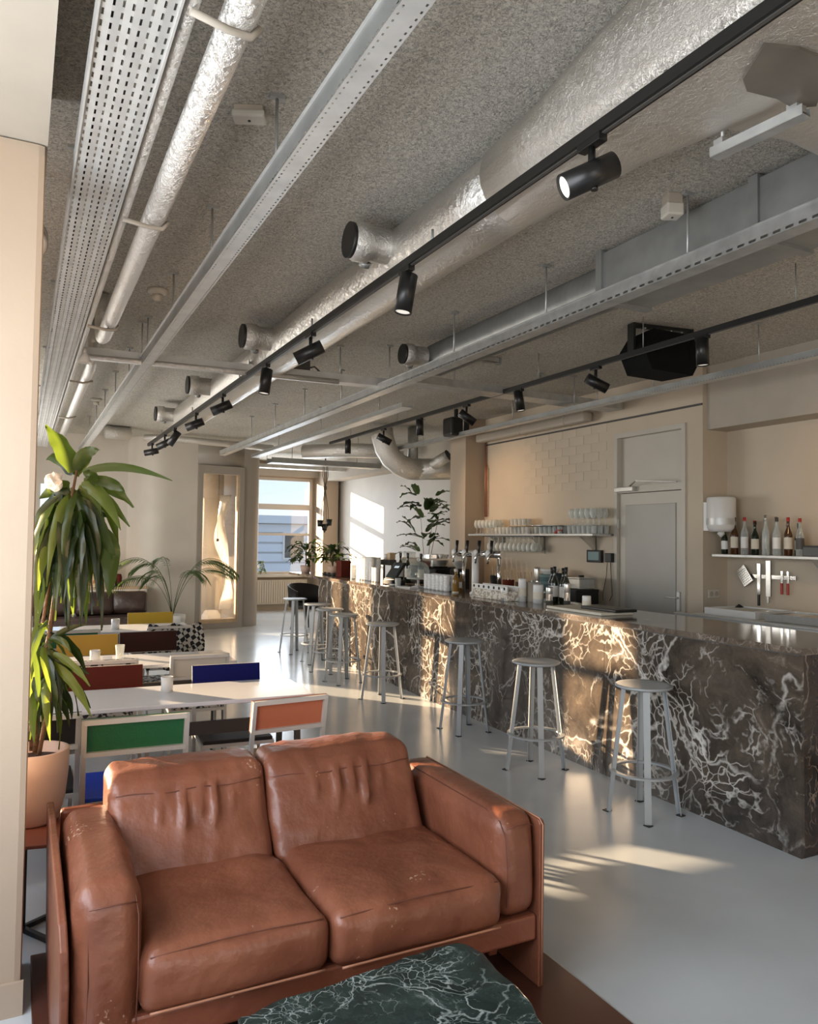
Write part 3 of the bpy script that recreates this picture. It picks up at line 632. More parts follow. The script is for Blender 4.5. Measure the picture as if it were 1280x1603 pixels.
# rectangular and spiral duct over the bar
t = thing('air_duct', 'grey rectangular duct continuing as a ribbed spiral duct above the bar', 'air duct', (3.15, 3.4, 3.15))
MB().bbox(2.96, 3.32, 1.0, 3.45, 3.0, 3.27, .004).build('rectangular_duct', 'galvd', t, world=True)
for yy in (1.6, 2.35, 3.40): MB().box(2.945, 3.335, yy, yy+.05, 2.985, 3.285).build('flange', 'galvd', t, world=True)
pts = []; rs = []
y = 3.45; k = 0
while y < 5.7:
    pts.append((3.12, y, 3.13)); rs.append(.138 if k % 2 else .122); y += .028; k += 1
MB().tube(pts, rs, 18).build('spiral_duct', 'galvd', t, world=True)
outlet(2.98, 5.62, 3.13, t, .08, -.2)
# conduit round the curved wall
t = MB().tube([(1.75, 12.9, 3.19), (2.0, 12.75, 3.19), (3.9, 13.0, 3.17)], .055, 12).build('foil_pipe', 'pipe'); tag(t, 'foil pipe at ceiling height in front of the curved wall', 'pipe')
t = thing('duct_stub', 'short closed foil duct stub at the ceiling near the curved wall', 'duct', (1.35, 12.6, 3.18))
MB().tube([(1.10, 12.5, 3.195), (1.13, 12.5, 3.195), (1.48, 12.58, 3.195), (1.50, 12.58, 3.195)], [.07, .103, .103, .07], 16).build('stub_body', 'pipe', t, world=True)
# far ducts above the end of the bar
t = thing('air_duct', 'large bent foil duct dropping from the ceiling beyond the pillar', 'air duct', (5.1, 9.8, 2.8))
MB().tube([(4.70, 10.2, 3.22), (4.72, 10.2, 3.10), (4.77, 10.2, 2.94), (4.87, 10.2, 2.80), (5.0, 10.2, 2.71), (5.16, 10.2, 2.66), (5.30, 10.2, 2.66)], .165, 18).build('bent_duct', 'pipe', t, world=True)
MB().tube([(5.30, 10.2, 2.66), (5.8, 10.2, 2.69), (6.38, 10.2, 2.70)], .165, 18).build('straight_duct', 'foil2', t, world=True)
MB().tube([(5.22, 10.2, 2.76), (5.22, 10.2, 3.28)], .08, 14).build('riser_pipe', 'galv', t, world=True)
MB().ring((0,0,0), .165, .02, .03, 24).build('joint_collar', 'galvl', t, world=False)
_c = bpy.data.objects[-1] if False else [q for q in t.children if q.name.startswith('joint_collar')][-1]; _c.location = (.19, .4, -.14)
_c.rotation_euler = (0, R_(90), 0)
MB().tube([(5.50, 10.1, 2.72), (5.66, 9.90, 2.86)], [.09, .085], 14).build('outlet_spout', 'pipe', t, world=True)
MB().tube([(5.66, 9.90, 2.86), (5.667, 9.89, 2.867)], .09, 14).build('outlet_opening', 'black', t, world=True)
t = MB().tube([(4.2, 12.2, 3.05), (4.8, 11.6, 3.05), (5.6, 11.3, 3.05)], .12, 14).cyl((4.9, 11.55, 3.1), (4.9, 11.55, 3.296), .01, 6).build('air_duct', 'pipe'); tag(t, 'horizontal foil duct crossing above the far end of the bar', 'air duct')
# wall-top pipe duct
t = thing('wall_conduit', 'long beige insulated conduit along the top of the masonry wall', 'conduit', (5.65, 8, 2.98))
MB().bbox(5.60, 5.73, 6.75, 9.05, 2.955, 3.07, .03).build('conduit_run', 'beam', t, world=True)
for yy in (7.1, 8.0): MB().bbox(5.595, 5.735, yy, yy+.03, 2.95, 3.075, .03).build('joint_collar', 'brown', t, world=True)

# track lights
def spot(label, px, py, pz, d, group=None, stem=.085, L_=.19, r=.043, scale=1):
    d = Vector(d).normalized()
    t = thing('spotlight', label, 'spotlight', (px, py, pz), 0, group)
    MB().bbox(-.018, .018, -.055, .055, -.045, -.018, .003).build('track_adapter', 'blackp', t)
    MB().cyl((0,0,-.04), (0,0,-.04-stem), .012, 8).build('stem', 'blackp', t)
    c = Vector((0,0,-.05-stem)) + d*.01
    a = MB().tube([c - d*L_*.5, c - d*L_*.49, c + d*L_*.5], [r*.9, r, r], 20, cap=False); 
    a.tube([c + d*L_*.48, c + d*L_*.5], [r*.8, r], 20, cap=False)
    a.build('lamp_body', 'blackp', t)
    MB().tube([c - d*L_*.5, c - d*L_*.485], r*.9, 20).build('end_cap', 'blackp', t)
    MB().tube([c + d*L_*.455, c + d*L_*.465], r*.82, 20).build('lens', 'lens', t)
    side = d.cross(Vector((0,0,1))); 
    if side.length > .05: side.normalize()
    else: side = Vector((1,0,0))
    MB().cyl(c - d*.02 + Vector((0,0,-r)), c - d*.02 + Vector((0,0,-r-.012)), .012, 8).build('tilt_knob', 'blackp', t)
    return t
def lamp(sp, target, power, col=(1, .62, .32), ang=70):
    L = bpy.data.lights.new('spot_beam', 'SPOT'); L.energy = power; L.color = col; L.spot_size = R_(ang); L.spot_blend = 1.0; L.shadow_soft_size = .05
    o = bpy.data.objects.new('spot_beam', L); C.objects.link(o); o.location = sp; o.rotation_euler = (Vector(target)-Vector(sp)).to_track_quat('-Z', 'Y').to_euler()
X1, Z1 = 1.622, 2.925
t = thing('light_track', 'black lighting track under the foil duct', 'light track', (X1, 1.0, Z1))
MB().box(X1-.018, X1+.018, .7, 11.55, Z1-.02, Z1+.018).build('track_profile', 'black', t, world=True)
MB().box(X1-.006, X1+.006, .7, 11.55, Z1-.024, Z1-.02).build('track_groove', 'dark', t, world=True)
for yy in (1.6, 3.0, 4.6, 6.4, 8.4, 10.4): MB().cyl((X1, yy, Z1+.015), (X1, yy, 3.0 if yy > 2.5 else 2.96), .006, 6).build('hanger_rod', 'galvd', t, world=True)
G1 = 'spotlights on the track under the foil duct'
S = [(1.92, (-.78,.33,-.42), 'largest black spotlight at upper right, lens turned to the left'),
     (3.26, (-.15,.05,-1), 'black spotlight pointing down, second from the right on the foil duct track'),
     (4.62, (-.78,.36,-.45), 'black spotlight aimed left, between the two that point down on the foil duct track'),
     (5.62, (-.12,.0,-1), 'black spotlight pointing down in front of the middle cross tray'),
     (7.0, (-.8,.33,-.40), 'black spotlight aimed left just beyond the middle cross tray'),
     (8.2, (-.8,.33,-.36), 'black spotlight aimed left, fourth from the far end of the foil duct track'),
     (9.45, (-.5,.1,-.8), 'black spotlight tilted steeply down, third from the far end of the foil duct track'),
     (10.15, (-.8,.3,-.45), 'black spotlight aimed left, next to last on the foil duct track'),
     (11.2, (-.85,.3,-.2), 'smallest black spotlight, at the far end of the foil duct track')]
for y, d, l in S: spot(l, X1, y, Z1, d, G1)
lamp((1.48, 1.98, 2.74), (-.1, 2.92, 1.9), 38, (1, .62, .36), 90)
X2, Z2 = 4.13, 3.04
t = thing('light_track', 'black lighting track hanging over the bar counter', 'light track', (X2, 1.5, Z2))
MB().box(X2-.018, X2+.018, 1.2, 10.8, Z2-.02, Z2+.018).build('track_profile', 'black', t, world=True)
MB().box(X2-.006, X2+.006, 1.2, 10.8, Z2-.024, Z2-.02).build('track_groove', 'dark', t, world=True)
for yy in (1.8, 3.03, 4.3, 5.6, 7.0, 8.5, 10): MB().cyl((X2, yy, Z2+.015), (X2, yy, 3.295), .004, 6).build('hanger_rod', 'galvd', t, world=True)
G2 = 'spotlights on the track over the bar'
S2 = [(3.74, (.05,.0,-1), 'black spotlight hanging straight down right of the ceiling loudspeaker'),
      (4.83, (.75,-.35,-.42), 'black spotlight aimed right, just left of the ceiling loudspeaker'),
      (5.90, (.12,-.1,-1), 'black spotlight pointing down, third from the right over the bar'),
      (6.85, (.65,-.3,-.5), 'black spotlight aimed right, near the pillar top'),
      (7.9, (.05,.0,-1), 'black spotlight pointing down in front of the bent duct riser'),
      (8.9, (.7,-.3,-.4), 'black spotlight aimed right, before the bent duct'),
      (10.1, (0,0,-1), 'black spotlight pointing down at the far end of the bar track')]
for y, d, l in S2: spot(l, X2, y, Z2, d, G2, stem=.10 if d[2] > -.9 else .07)

lamp((4.25, 8.86, 2.86), (5.8, 8.45, 1.95), 42, ang=75)
lamp((4.24, 3.0, 2.86), (6.13, 3.35, 2.0), 48, ang=75)  # beam added with no spotlight behind it, to warm the recess wall
# loudspeaker in its yoke
t = thing('loudspeaker', 'large black loudspeaker tilted in a yoke at the ceiling', 'loudspeaker', (4.45, 4.44, 3.3))
t.rotation_euler = (0, 0, R_(-8))
cab = [(-.275,-.21), (-.19,-.385), (.18,-.405), (.30,-.19), (.15,-.09), (-.18,-.07)]
mb = MB(); n = len(cab)
lo = [(x, -.15, z) for x, z in cab]; hi = [(x*.9, .20, z*.95) for x, z in cab]
mb.add(lo+hi, [tuple(range(n))[::-1], tuple(range(n, 2*n))] + [(i, (i+1) % n, n+(i+1) % n, n+i) for i in range(n)])
cb = mb.build('cabinet', 'blackm', t)
gr = MB().bbox(-.15, .15, -.156, -.149, -.34, -.14, .004).build('speaker_grille', 'blackm', cb)
MB().bbox(-.27, .27, -.03, .03, -.028, -.002, .004).build('yoke_bar', 'black', t)
for s in (-1, 1): MB().bbox(s*.27-.012, s*.27+.012, -.04, .04, -.25, -.004, .003).build('yoke_arm', 'black', t)
for xx in (-.16, -.05, .08, .18): MB().cyl((xx, -.02, -.03), (xx, -.02, -.04), .008, 8).build('bolt', 'galvl', t)
# second small black speaker further back
t = thing('loudspeaker', 'small black ceiling loudspeaker above the pillar, behind the bar track', 'loudspeaker', (5.0, 8.55, 3.3))
MB().bbox(-.14, .14, -.12, .12, -.36, -.12, .03).build('cabinet', 'blackp', t)
MB().bbox(-.02, .02, -.02, .02, -.13, -.001, .003).build('mounting_arm', 'black', t)

# detectors and boxes on the ceiling
def ceil_box(name, label, cat, x, y, a, b, h, rz, mat='creamp'):
    t = thing(name, label, cat, (x, y, H), rz)
    MB().bbox(-a/2, a/2, -b/2, b/2, -h, -h*.45, .008).build('cover', mat, t)
    MB().bbox(-a*.44, a*.44, -b*.44, b*.44, -h*.5, 0, .004).build('base', 'brown', t)
    MB().cyl((0,0,-h-.003), (0,0,-h+.002), .006, 8).build('indicator_hole', 'black', t)
ceil_box('junction_box', 'cream junction box on the ceiling beside the first hanger rod', 'junction box', .765, 2.95, .13, .075, .05, R_(-25))
ceil_box('sensor_box', 'cream square sensor on the ceiling above the bar', 'sensor', 2.80, 2.72, .085, .085, .11, R_(-20))
def detector(label, x, y, r=.055):
    t = thing('smoke_detector', label, 'smoke detector', (x, y, H))
    MB().lathe([(r, 0), (r, -.018), (r*.8, -.03), (r*.55, -.036)], (0,0,0), 20).build('base', 'creamp', t)
    MB().lathe([(r*.5, -.034), (r*.5, -.06), (r*.35, -.075), (.001, -.078)], (0,0,0), 16).build('sensing_head', 'creamp', t)
detector('round cream smoke detector on the ceiling above the wide tray side of the narrow channel', .80, 5.45, .07)
detector('round smoke detector on the ceiling near the far end of the narrow channel', .80, 10.2, .07)
detector('round smoke detector on the ceiling between the two track lights, far part', 2.45, 7.6, .06)
for x, y, a, l in ((3.68, 2.75, -60, 'flat grey strut bracket on the ceiling nearest the right frame edge'), (3.70, 3.72, -60, 'flat grey strut bracket on the ceiling left of the loudspeaker'), (3.78, 5.95, -60, 'flat grey strut bracket on the ceiling above the cross tray')):
    t = thing('strut_bracket', l, 'bracket', (x, y, 3.30), R_(a+60))
    MB().box(-.16, .16, -.025, .025, -.05, -.046).box(-.16, .16, -.025, -.021, -.05, -.001).box(-.16, .16, .021, .025, -.05, -.001).build('channel', 'galv', t)
    MB().box(.14, .165, -.03, .03, -.06, -.0).build('end_plate', 'galvd', t)
t = thing('junction_box', 'grey junction box with looping cables on top of the middle cross tray', 'junction box', (2.12, 6.27, 3.04))
MB().bbox(-.07, .07, -.04, .04, 0, .11, .008).build('box_body', 'dark', t)
for s in (-1, 1): MB().tube([(s*.06, 0, .03), (s*.12, 0, .05), (s*.16, 0, .02), (s*.18, 0, -.02)], .008, 8).build('cable', 'dark', t)
t = thing('junction_box', 'small dark box on the cross tray right behind the fourth spotlight', 'junction box', (1.74, 6.27, 3.04))
MB().bbox(-.05, .05, -.04, .04, 0, .09, .006).build('box_body', 'dark', t)
MB().cyl((0, 0, .09), (0, 0, .10), .02, 10).build('gland', 'black', t)
# things left of the wide tray
t = thing('emergency_light', 'white box fitting on the ceiling side of the wide tray, top left', 'light fitting', (.10, 1.95, 3.05))
MB().bbox(-.03, .02, -.09, .09, -.06, .05, .006).build('housing', 'whitep', t)
MB().bbox(.0, .026, -.03, .03, -.03, .02, .003).build('clip', 'dark', t)
MB().cyl((-.0,0,.04), (-.0,0,.249), .005, 6).build('hanger_rod', 'galv', t)
for k, (yy, l) in enumerate(((3.9, 'beige looping cable conduit left of the wide tray, behind the pillar edge'), (5.9, 'beige looping cable conduit further along, left of the wide tray'))):
    t = thing('looping_conduit', l, 'conduit', (.02, yy, 3.0))
    for j in range(2):
        a = [(-.06, 0, .29), (-.03, -.02, .12-.02*j)] + [(-.0+.05*math.sin(R_(q)), -.03*math.cos(R_(q)), .03-.05*(1-math.cos(R_(q)))-.03*j) for q in range(20, 181, 20)] + [(-.10, .03, -.08-.03*j)]
        MB().tube(a, .012, 8).build('conduit_loop', 'beam', t)
t = thing('cone_lamp', 'small white cone fitting at the junction of wide tray and cross tray', 'light fitting', (.385, 6.0, 2.93))
MB().lathe([(.015, 0), (.05, -.075), (.045, -.075), (.01, -.01)], (0,0,0), 16, cap=False).build('shade', 'whitep', t)
MB().cyl((0,0,-.005), (0,0,.03), .014, 8).build('socket', 'whitep', t)

# ------------------------------------------------------------------ bar counter
BA, BB = Vector((3.590, 2.62, 0)), Vector((3.777, 10.25, 0))
bd = (BB-BA).normalized(); bn = Vector((-bd.y, bd.x, 0))      # bn points to the guest side (-x)
bn = bn if bn.x < 0 else -bn
BL = (BB-BA).length
bar = thing('bar_counter', 'long brown marble bar counter with pale veins', 'bar counter', tuple(BA))
n_s = 5
for i in range(n_s):
    a = BA + bd*(BL*i/n_s + (.0015 if i else 0)); b = BA + bd*(BL*(i+1)/n_s - .0015)
    c = (a+b)/2 - bn*.012 + Vector((0,0,.5175))
    MB().obox(c, bd, bn, (0,0,1), (b-a).length/2, .012, .5175).build('front_slab', 'marble', bar, world=True)
e0 = BA - bn*.024
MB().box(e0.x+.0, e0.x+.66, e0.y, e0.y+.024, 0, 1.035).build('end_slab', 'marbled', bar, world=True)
MB().obox((BA+BB)/2 - bn*.05 + Vector((0,0,.5)), bd, bn, (0,0,1), BL/2-.06, .02, .5).build('carcass', 'dark', bar, world=True)
MB().obox(BB - bn*.35 + Vector((0,0,.5)) - bd*.02, bn, bd, (0,0,1), .32, .02, .5).build('end_slab', 'marble', bar, world=True)
n_t = 4
for i in range(n_t):
    a = BA - bd*.03 + bd*((BL+1.4)*i/n_t); b = BA - bd*.03 + bd*((BL+1.4)*(i+1)/n_t - .002)
    c = (a+b)/2 + bn*(.025-.36) + Vector((0,0,1.0525))
    MB().obox(c, bd, bn, (0,0,1), (b-a).length/2, .36, .0175).build('top_slab', 'marblet', bar, world=True)
def bp(s, off=.1, z=1.0705):   # a point on the bar top: s metres from the near end, off metres behind the front edge
    p = BA + bd*s - bn*off; return (p.x, p.y, z)

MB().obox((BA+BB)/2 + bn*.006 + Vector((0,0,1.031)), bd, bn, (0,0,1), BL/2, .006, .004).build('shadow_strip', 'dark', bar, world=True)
# bar stools
def make_stool():
    t = thing('bar_stool', '', 'bar stool', (0,0,0)); 
    MB().lathe([(.001, .738), (.150, .738), (.166, .745), (.168, .754), (.160, .759), (.135, .755), (.001, .752)], (0,0,0), 36).build('seat', 'stool', t)
    MB().ring((0,0,.245), .200, .030, .012, 40).build('footrest_ring', 'stool', t)
    for k in range(4):
        a = R_(45+90*k); d = Vector((math.cos(a), math.sin(a), 0)); s_ = Vector((-d.y, d.x, 0))
        top = d*.125 + Vector((0,0,.74)); bot = d*.210 + Vector((0,0,.004)); ax = (bot-top)
        mb = MB(); L_ = ax.length; up = ax.normalized(); out = up.cross(s_)
        mid = (top+bot)/2
        mb.obox(mid, s_, out, up, .019, .0018, L_/2); mb.obox(mid + s_*.018 + out*.010*(1 if out.dot(d) < 0 else -1), out, s_, up, .011, .0016, L_/2)
        l = mb.build('leg', 'stool', t)
        MB().bbox(bot.x-.02, bot.x+.02, bot.y-.02, bot.y+.02, 0, .006, .002).build('foot_glide', 'black', l)
    return t
SP = [(3.334, 3.463, 8, 'grey metal bar stool nearest the camera, last at the near end of the bar'),
      (3.266, 4.436, 20, 'grey metal bar stool second from the near end of the bar, all four legs clear'),
      (3.38, 5.60, 2, 'grey metal bar stool third from the near end, in front of the double sunlit patch'),
      (3.28, 7.03, 25, 'grey metal bar stool fourth from the near end, standing alone mid-bar'),
      (3.26, 8.02, 10, 'grey metal bar stool at the front of the overlapping trio'),
      (3.36, 8.72, 30, 'grey metal bar stool in the middle of the overlapping trio'),
      (3.46, 9.42, 0, 'grey metal bar stool at the back of the overlapping trio'),
      (3.47, 10.36, 15, 'grey metal bar stool at the far end, before the black armchair')]
st0 = None
for x, y, r, l in SP:
    if st0 is None: st0 = make_stool(); o = st0
    else: o = dup(st0)
    o.location = (x, y, 0); o.rotation_euler = (0, 0, R_(r)); o['label'] = l; o['group'] = 'bar stools along the marble bar'

# ------------------------------------------------------------------ back bar along the masonry wall
t = thing('back_counter', 'pale steel-topped back bar counter below the glass shelf', 'counter', (5.45, 7.8, 0))
MB().bbox(5.22, 5.795, 6.55, 9.08, .88, .92, .004).build('worktop', 'steel', t, world=True)
for i in range(4): 
    d = MB().bbox(5.24, 5.26, 6.56+.63*i, 6.56+.63*i+.62, .10, .87, .003).build('cupboard_door', 'doorg', t, world=True)
    MB().cyl((5.225, 6.62+.63*i, .80), (5.225, 6.72+.63*i, .80), .006, 8).build('handle', 'chrome', d, world=True)
MB().box(5.27, 5.79, 6.56, 9.07, .08, .88).build('carcass', 'dark', t, world=True)
t = thing('prep_counter', 'stainless steel prep counter in the recess behind the near end of the bar', 'counter', (5.7, 3.5, 0))
MB().bbox(5.10, 6.125, 1.0, 4.93, .95, .985, .005).build('worktop', 'wsteel', t, world=True)
MB().bbox(5.13, 6.12, 1.02, 4.90, .08, .95, .004).build('carcass', 'steel', t, world=True)
MB().bbox(5.09, 5.12, 1.0, 4.93, .985, 1.0, .003).build('raised_edge', 'galvl', t, world=True)
# trays and utensils on it
def put(name, label, cat, mb, mat, loc, group=None):
    o = mb.build(name, mat); o.location = loc; return tag(o, label, cat, group)
for i, (x, y, a, l, m_) in enumerate(((5.55, 4.55, .0, 'white food tray on the prep counter nearest the recess corner', 'whitep'), (5.55, 3.95, .1, 'steel food tray on the prep counter below the knife rack', 'steel'), (5.5, 3.35, -.1, 'white food tray on the prep counter by the right frame edge', 'whitep'))):
    o = thing('food_tray', l, 'tray', (x, y, .986), a)
    MB().bbox(-.22, .22, -.26, .26, 0, .012, .004).build('tray_base', m_, o)
    rim = MB(); rim.box(-.22,.22,-.26,-.25,.012,.06).box(-.22,.22,.25,.26,.012,.06).box(-.22,-.21,-.25,.25,.012,.06).box(.21,.22,-.25,.25,.012,.06); rim.build('rim', m_, o)
    for k in range(3): MB().bbox(-.19, .19, -.23+.16*k, -.09+.16*k, .014, .05, .004).build('food_container', 'creamp' if k % 2 else 'whited', o)
rnd = random.Random(3)
for i, (x, y, l) in enumerate(((5.72, 4.80, 'dark crumpled cloth on the prep counter near the power outlet'), (5.85, 4.05, 'dark crumpled cloth on the prep counter under the red-handled tools'), (5.85, 3.55, 'dark crumpled cloth on the prep counter at the right frame edge'))):
    mb = MB(); n = 10; vs = [(-.14+.28*a/n, -.12+.24*b/n, .005+.05*max(0, math.sin(a*.9+i)*math.cos(b*.8)+.4)*(1-abs(a/n*2-1)**3)*(1-abs(b/n*2-1)**3)+.006) for b in range(n+1) for a in range(n+1)]
    mb.add(vs, [(b*(n+1)+a, b*(n+1)+a+1, (b+1)*(n+1)+a+1, (b+1)*(n+1)+a) for b in range(n) for a in range(n)], True)
    o = put('cloth', l, 'cloth', mb, 'black', (x, y, .986)); sd = o.modifiers.new('s', 'SOLIDIFY'); sd.thickness = .006

# glass shelf
def shelf(label, x0, x1, y0, y1, z, br, mat='steel'):
    t = thing('wall_shelf', label, 'shelf', ((x0+x1)/2, (y0+y1)/2, z))
    MB().bbox(x0, x1, y0, y1, z, z+.025, .003).build('shelf_board', mat, t, world=True)
    for yy in br: MB().box(x1-.02, x1, yy, yy+.012, z-.22, z).add([(x0+.05, yy, z), (x1-.01, yy, z), (x1-.01, yy, z-.18), (x0+.05, yy+.012, z), (x1-.01, yy+.012, z), (x1-.01, yy+.012, z-.18)], [(0,1,2), (3,5,4), (0,3,4,1), (1,4,5,2), (2,5,3,0)]).build('shelf_bracket', mat, t, world=True)
    return t
shelf('long steel wall shelf carrying rows of clean glasses', 5.50, 5.797, 6.48, 9.05, 1.665, (6.75, 7.7, 8.6))
shelf('white wall shelf carrying liquor bottles', 5.86, 6.127, 2.6, 5.20, 1.475, (3.0, 4.2), 'galvl')

def glass_proto(kind):
    if kind == 'tumbler':
        t = thing('tumbler_glass', 'x', 'glass')
        MB().lathe([(.026, 0), (.034, .085), (.031, .085), (.024, .012), (.001, .010)], (0,0,0), 12, cap=False).build('glass_wall', 'glass', t)
        MB().lathe([(.001, 0), (.026, 0)], (0,0,0), 12, cap=False).build('glass_base', 'glass', t)
    if kind == 'wine':
        t = thing('wine_glass', 'x', 'glass')
        MB().lathe([(.022, 0), (.036, .035), (.038, .06), (.028, .105), (.026, .105), (.035, .06), (.033, .036), (.001, .004)], (0,0,.08), 14, cap=False).build('bowl', 'glass', t)
        MB().lathe([(.001, 0), (.034, 0), (.034, .003), (.005, .008), (.004, .08), (.012, .084)], (0,0,0), 14, cap=False).build('stem_and_foot', 'glass', t)
    return t
tp = glass_proto('tumbler'); wp = glass_proto('wine'); used = {}
ORD = ['leftmost','second','third','fourth','fifth','sixth','seventh','eighth','ninth','tenth','eleventh','twelfth']
def olab(i, j, noun, tail, rows=('front','back','rearmost')):
    return (ORD[i] + ' ' + noun + (' from the left' if i else '') + ', ' + rows[j] + ' row, ' + tail)
def place(proto, key, loc, label, group, rz=0, flip=False):
    if key not in used: used[key] = 1; o = proto
    else: o = dup(proto)
    o.location = loc; o['label'] = label; o['group'] = group
    if flip: o.rotation_euler = (math.pi, 0, rz)
    return o
# racks of glasses on the shelf
for i in range(9):
    for j in range(2): place(tp, 't', (5.57+.09*j, 7.75+.085*i, 1.691), olab(8-i, j, 'tumbler', 'middle of the steel shelf'), 'tumblers in the middle of the steel shelf')
trays = [(7.18, 7.68, .115, 'wide rack'), (7.78, 8.16, .165, 'tall rack')]
for i in range(6):
    for j in range(2):
        o = place(tp, 't', (5.58+.085*j, 7.14+.088*i, 1.691), olab(5-i, j, 'tumbler', 'under the round tray'), 'tumblers under the round tray')
t = put('serving_tray', 'thin round steel tray lying on the tumblers on the steel shelf', 'tray', MB().lathe([(.001,0),(.24,0),(.25,.012),(.245,.012),(.235,.004),(.001,.004)], (0,0,0), 28, cap=False), 'steel', (5.64, 7.36, 1.778))
t = put('serving_tray', 'second steel tray stacked higher on the left rows of tumblers', 'tray', MB().lathe([(.001,0),(.15,0),(.16,.012),(.155,.012),(.148,.004),(.001,.004)], (0,0,0), 28, cap=False), 'wood', (5.64, 8.0, 1.778))
for i in range(4):
    for j in range(2): place(tp, 't', (5.60+.08*j, 7.87+.085*i, 1.794), olab(3-i, j, 'tumbler', 'on the upper wooden tray'), 'tumblers on the upper tray')
for i in range(6):
    for j in range(2): place(wp, 'w', (5.58+.09*j, 8.50+.09*i, 1.691), olab(5-i, j, 'stemmed glass', 'left end of the steel shelf'), 'stemmed glasses at the left shelf end')
for i in range(6):
    for j in range(3): place(tp, 't', (5.56+.085*j, 6.52+.082*i, 1.691), olab(5-i, j, 'tumbler', 'lower layer, right shelf end'), 'lower tumblers at the right shelf end')
t = put('glass_sheet', 'thin clear sheet between the two layers of glasses at the right shelf end', 'tray', MB().bbox(-.13, .13, -.25, .25, 0, .006, .002), 'glass', (5.645, 6.73, 1.777))
for i in range(5):
    for j in range(3): place(wp, 'w', (5.56+.085*j, 6.54+.09*i, 1.784), olab(4-i, j, 'stemmed glass', 'upper layer, right shelf end'), 'stacked stemmed glasses at the right shelf end')
for i, q in enumerate(('lower', 'middle', 'upper')): put('red_dish', q + ' small red dish stacked on the steel shelf', 'dish', MB().lathe([(.001,0),(.02,0),(.045,.018),(.041,.018),(.001,.006)], (0,0,0), 14, cap=False), 'red', (5.58, 7.20-.03*i, 1.691+.014*i))
# hanging wine glasses under the shelf
t = thing('glass_rail', 'dark rail for hanging glasses under the left half of the steel shelf', 'rail', (5.64, 8.2, 1.64))
for k in range(3): MB().box(5.55+.07*k, 5.56+.07*k, 7.6, 8.75, 1.655, 1.664).build('rail_bar', 'dark', t, world=True)
for i in range(11):
    for j in range(2): place(wp, 'w', (5.59+.08*j, 7.66+.098*i, 1.655), olab(10-i, j, 'wine glass', 'hanging upside down under the shelf'), 'wine glasses hanging under the steel shelf', flip=True)

# bottles
def bottle(label, loc, h=.30, r=.037, glass='gdark', lab='cream', cap='black', neck=.35, sh=.62, group=None, bandz=(.18,.48), name='bottle'):
    t = thing(name, label, 'bottle', loc, 0, group)
    hs, hn = h*sh, h*(1-.0)
    MB().lathe([(.001, 0), (r*.9, 0), (r, .008), (r, hs*.86), (r*.92, hs*.95), (r*neck*1.2, hs*1.18), (r*neck, hs*1.28), (r*neck, h*.97), (r*neck*1.15, h*.975), (r*neck*1.15, h)], (0,0,0), 18).build('glass_body', glass, t)
    if lab: MB().lathe([(r*1.012, h*bandz[0]), (r*1.012, h*bandz[1])], (0,0,0), 18, cap=False).build('paper_label', lab, t)
    MB().lathe([(r*neck*1.22, h*.90), (r*neck*1.22, h*1.01), (.001, h*1.012)], (0,0,0), 12, cap=False).build('cap', cap, t)
    return t
BR = [('small dark bottle with a white label at the left end of the liquor shelf', .26, .030, 'gdark', 'whitep', 'black'),
 ('dark bottle with a pale label beside the leftmost one on the liquor shelf', .30, .036, 'gdark', 'whited', 'steel'),
 ('tall black-necked bottle with a beige label on the liquor shelf', .34, .036, 'gbrown', 'cream', 'black'),
 ('brown bottle with an orange label on the liquor shelf', .26, .036, 'gbrown', 'orange', 'dark'),
 ('clear bottle with a red cap and white label, left half of the liquor shelf', .34, .038, 'gclear', 'whitep', 'red'),
 ('bottle with a red and white label beside the first red-capped bottle', .31, .036, 'gclear', 'red', 'red'),
 ('broad dark bottle with a square cream label in the middle of the liquor shelf', .30, .048, 'gdark', 'cream', 'black'),
 ('slim clear bottle with a silver cap right of the broad dark bottle', .31, .030, 'gclear', 'whited', 'steel'),
 ('tall clear bottle with a thin neck, highest in the right half of the liquor shelf', .355, .032, 'gclear', None, 'steel'),
 ('round-shouldered clear bottle with a white label on the liquor shelf', .34, .044, 'gclear', 'whitep', 'steel'),
 ('clear bottle with a dark cap and grey label on the liquor shelf', .33, .038, 'gclear', 'whited', 'dark'),
 ('small clear bottle with a short neck before the pair of red caps', .27, .034, 'gclear', None, 'steel'),
 ('bottle with a big red cap, left one of the pair at the right', .33, .036, 'gbrown', 'cream', 'red'),
 ('dark bottle with a dull cap tucked between the two red caps', .28, .034, 'gdark', 'whited', 'dark'),
 ('bottle with a red cap, rightmost of the tall bottles on the liquor shelf', .32, .040, 'gclear', 'dark', 'red')]
for i, (l, h, r, g, lb, cp) in enumerate(BR):
    bottle(l, ((5.93, 5.995)[i % 2], 5.11-.056*i, 1.5005), h, min(r, .034), g, lb, cp, group=None)
t = thing('black_crate', 'low black box at the right end of the liquor shelf', 'box', (5.99, 4.17, 1.5005)); MB().bbox(-.07, .07, -.13, .13, 0, .085, .004).build('box_body', 'blackp', t); MB().bbox(-.072, .072, -.132, .132, .075, .09, .003).build('rim', 'black', t)

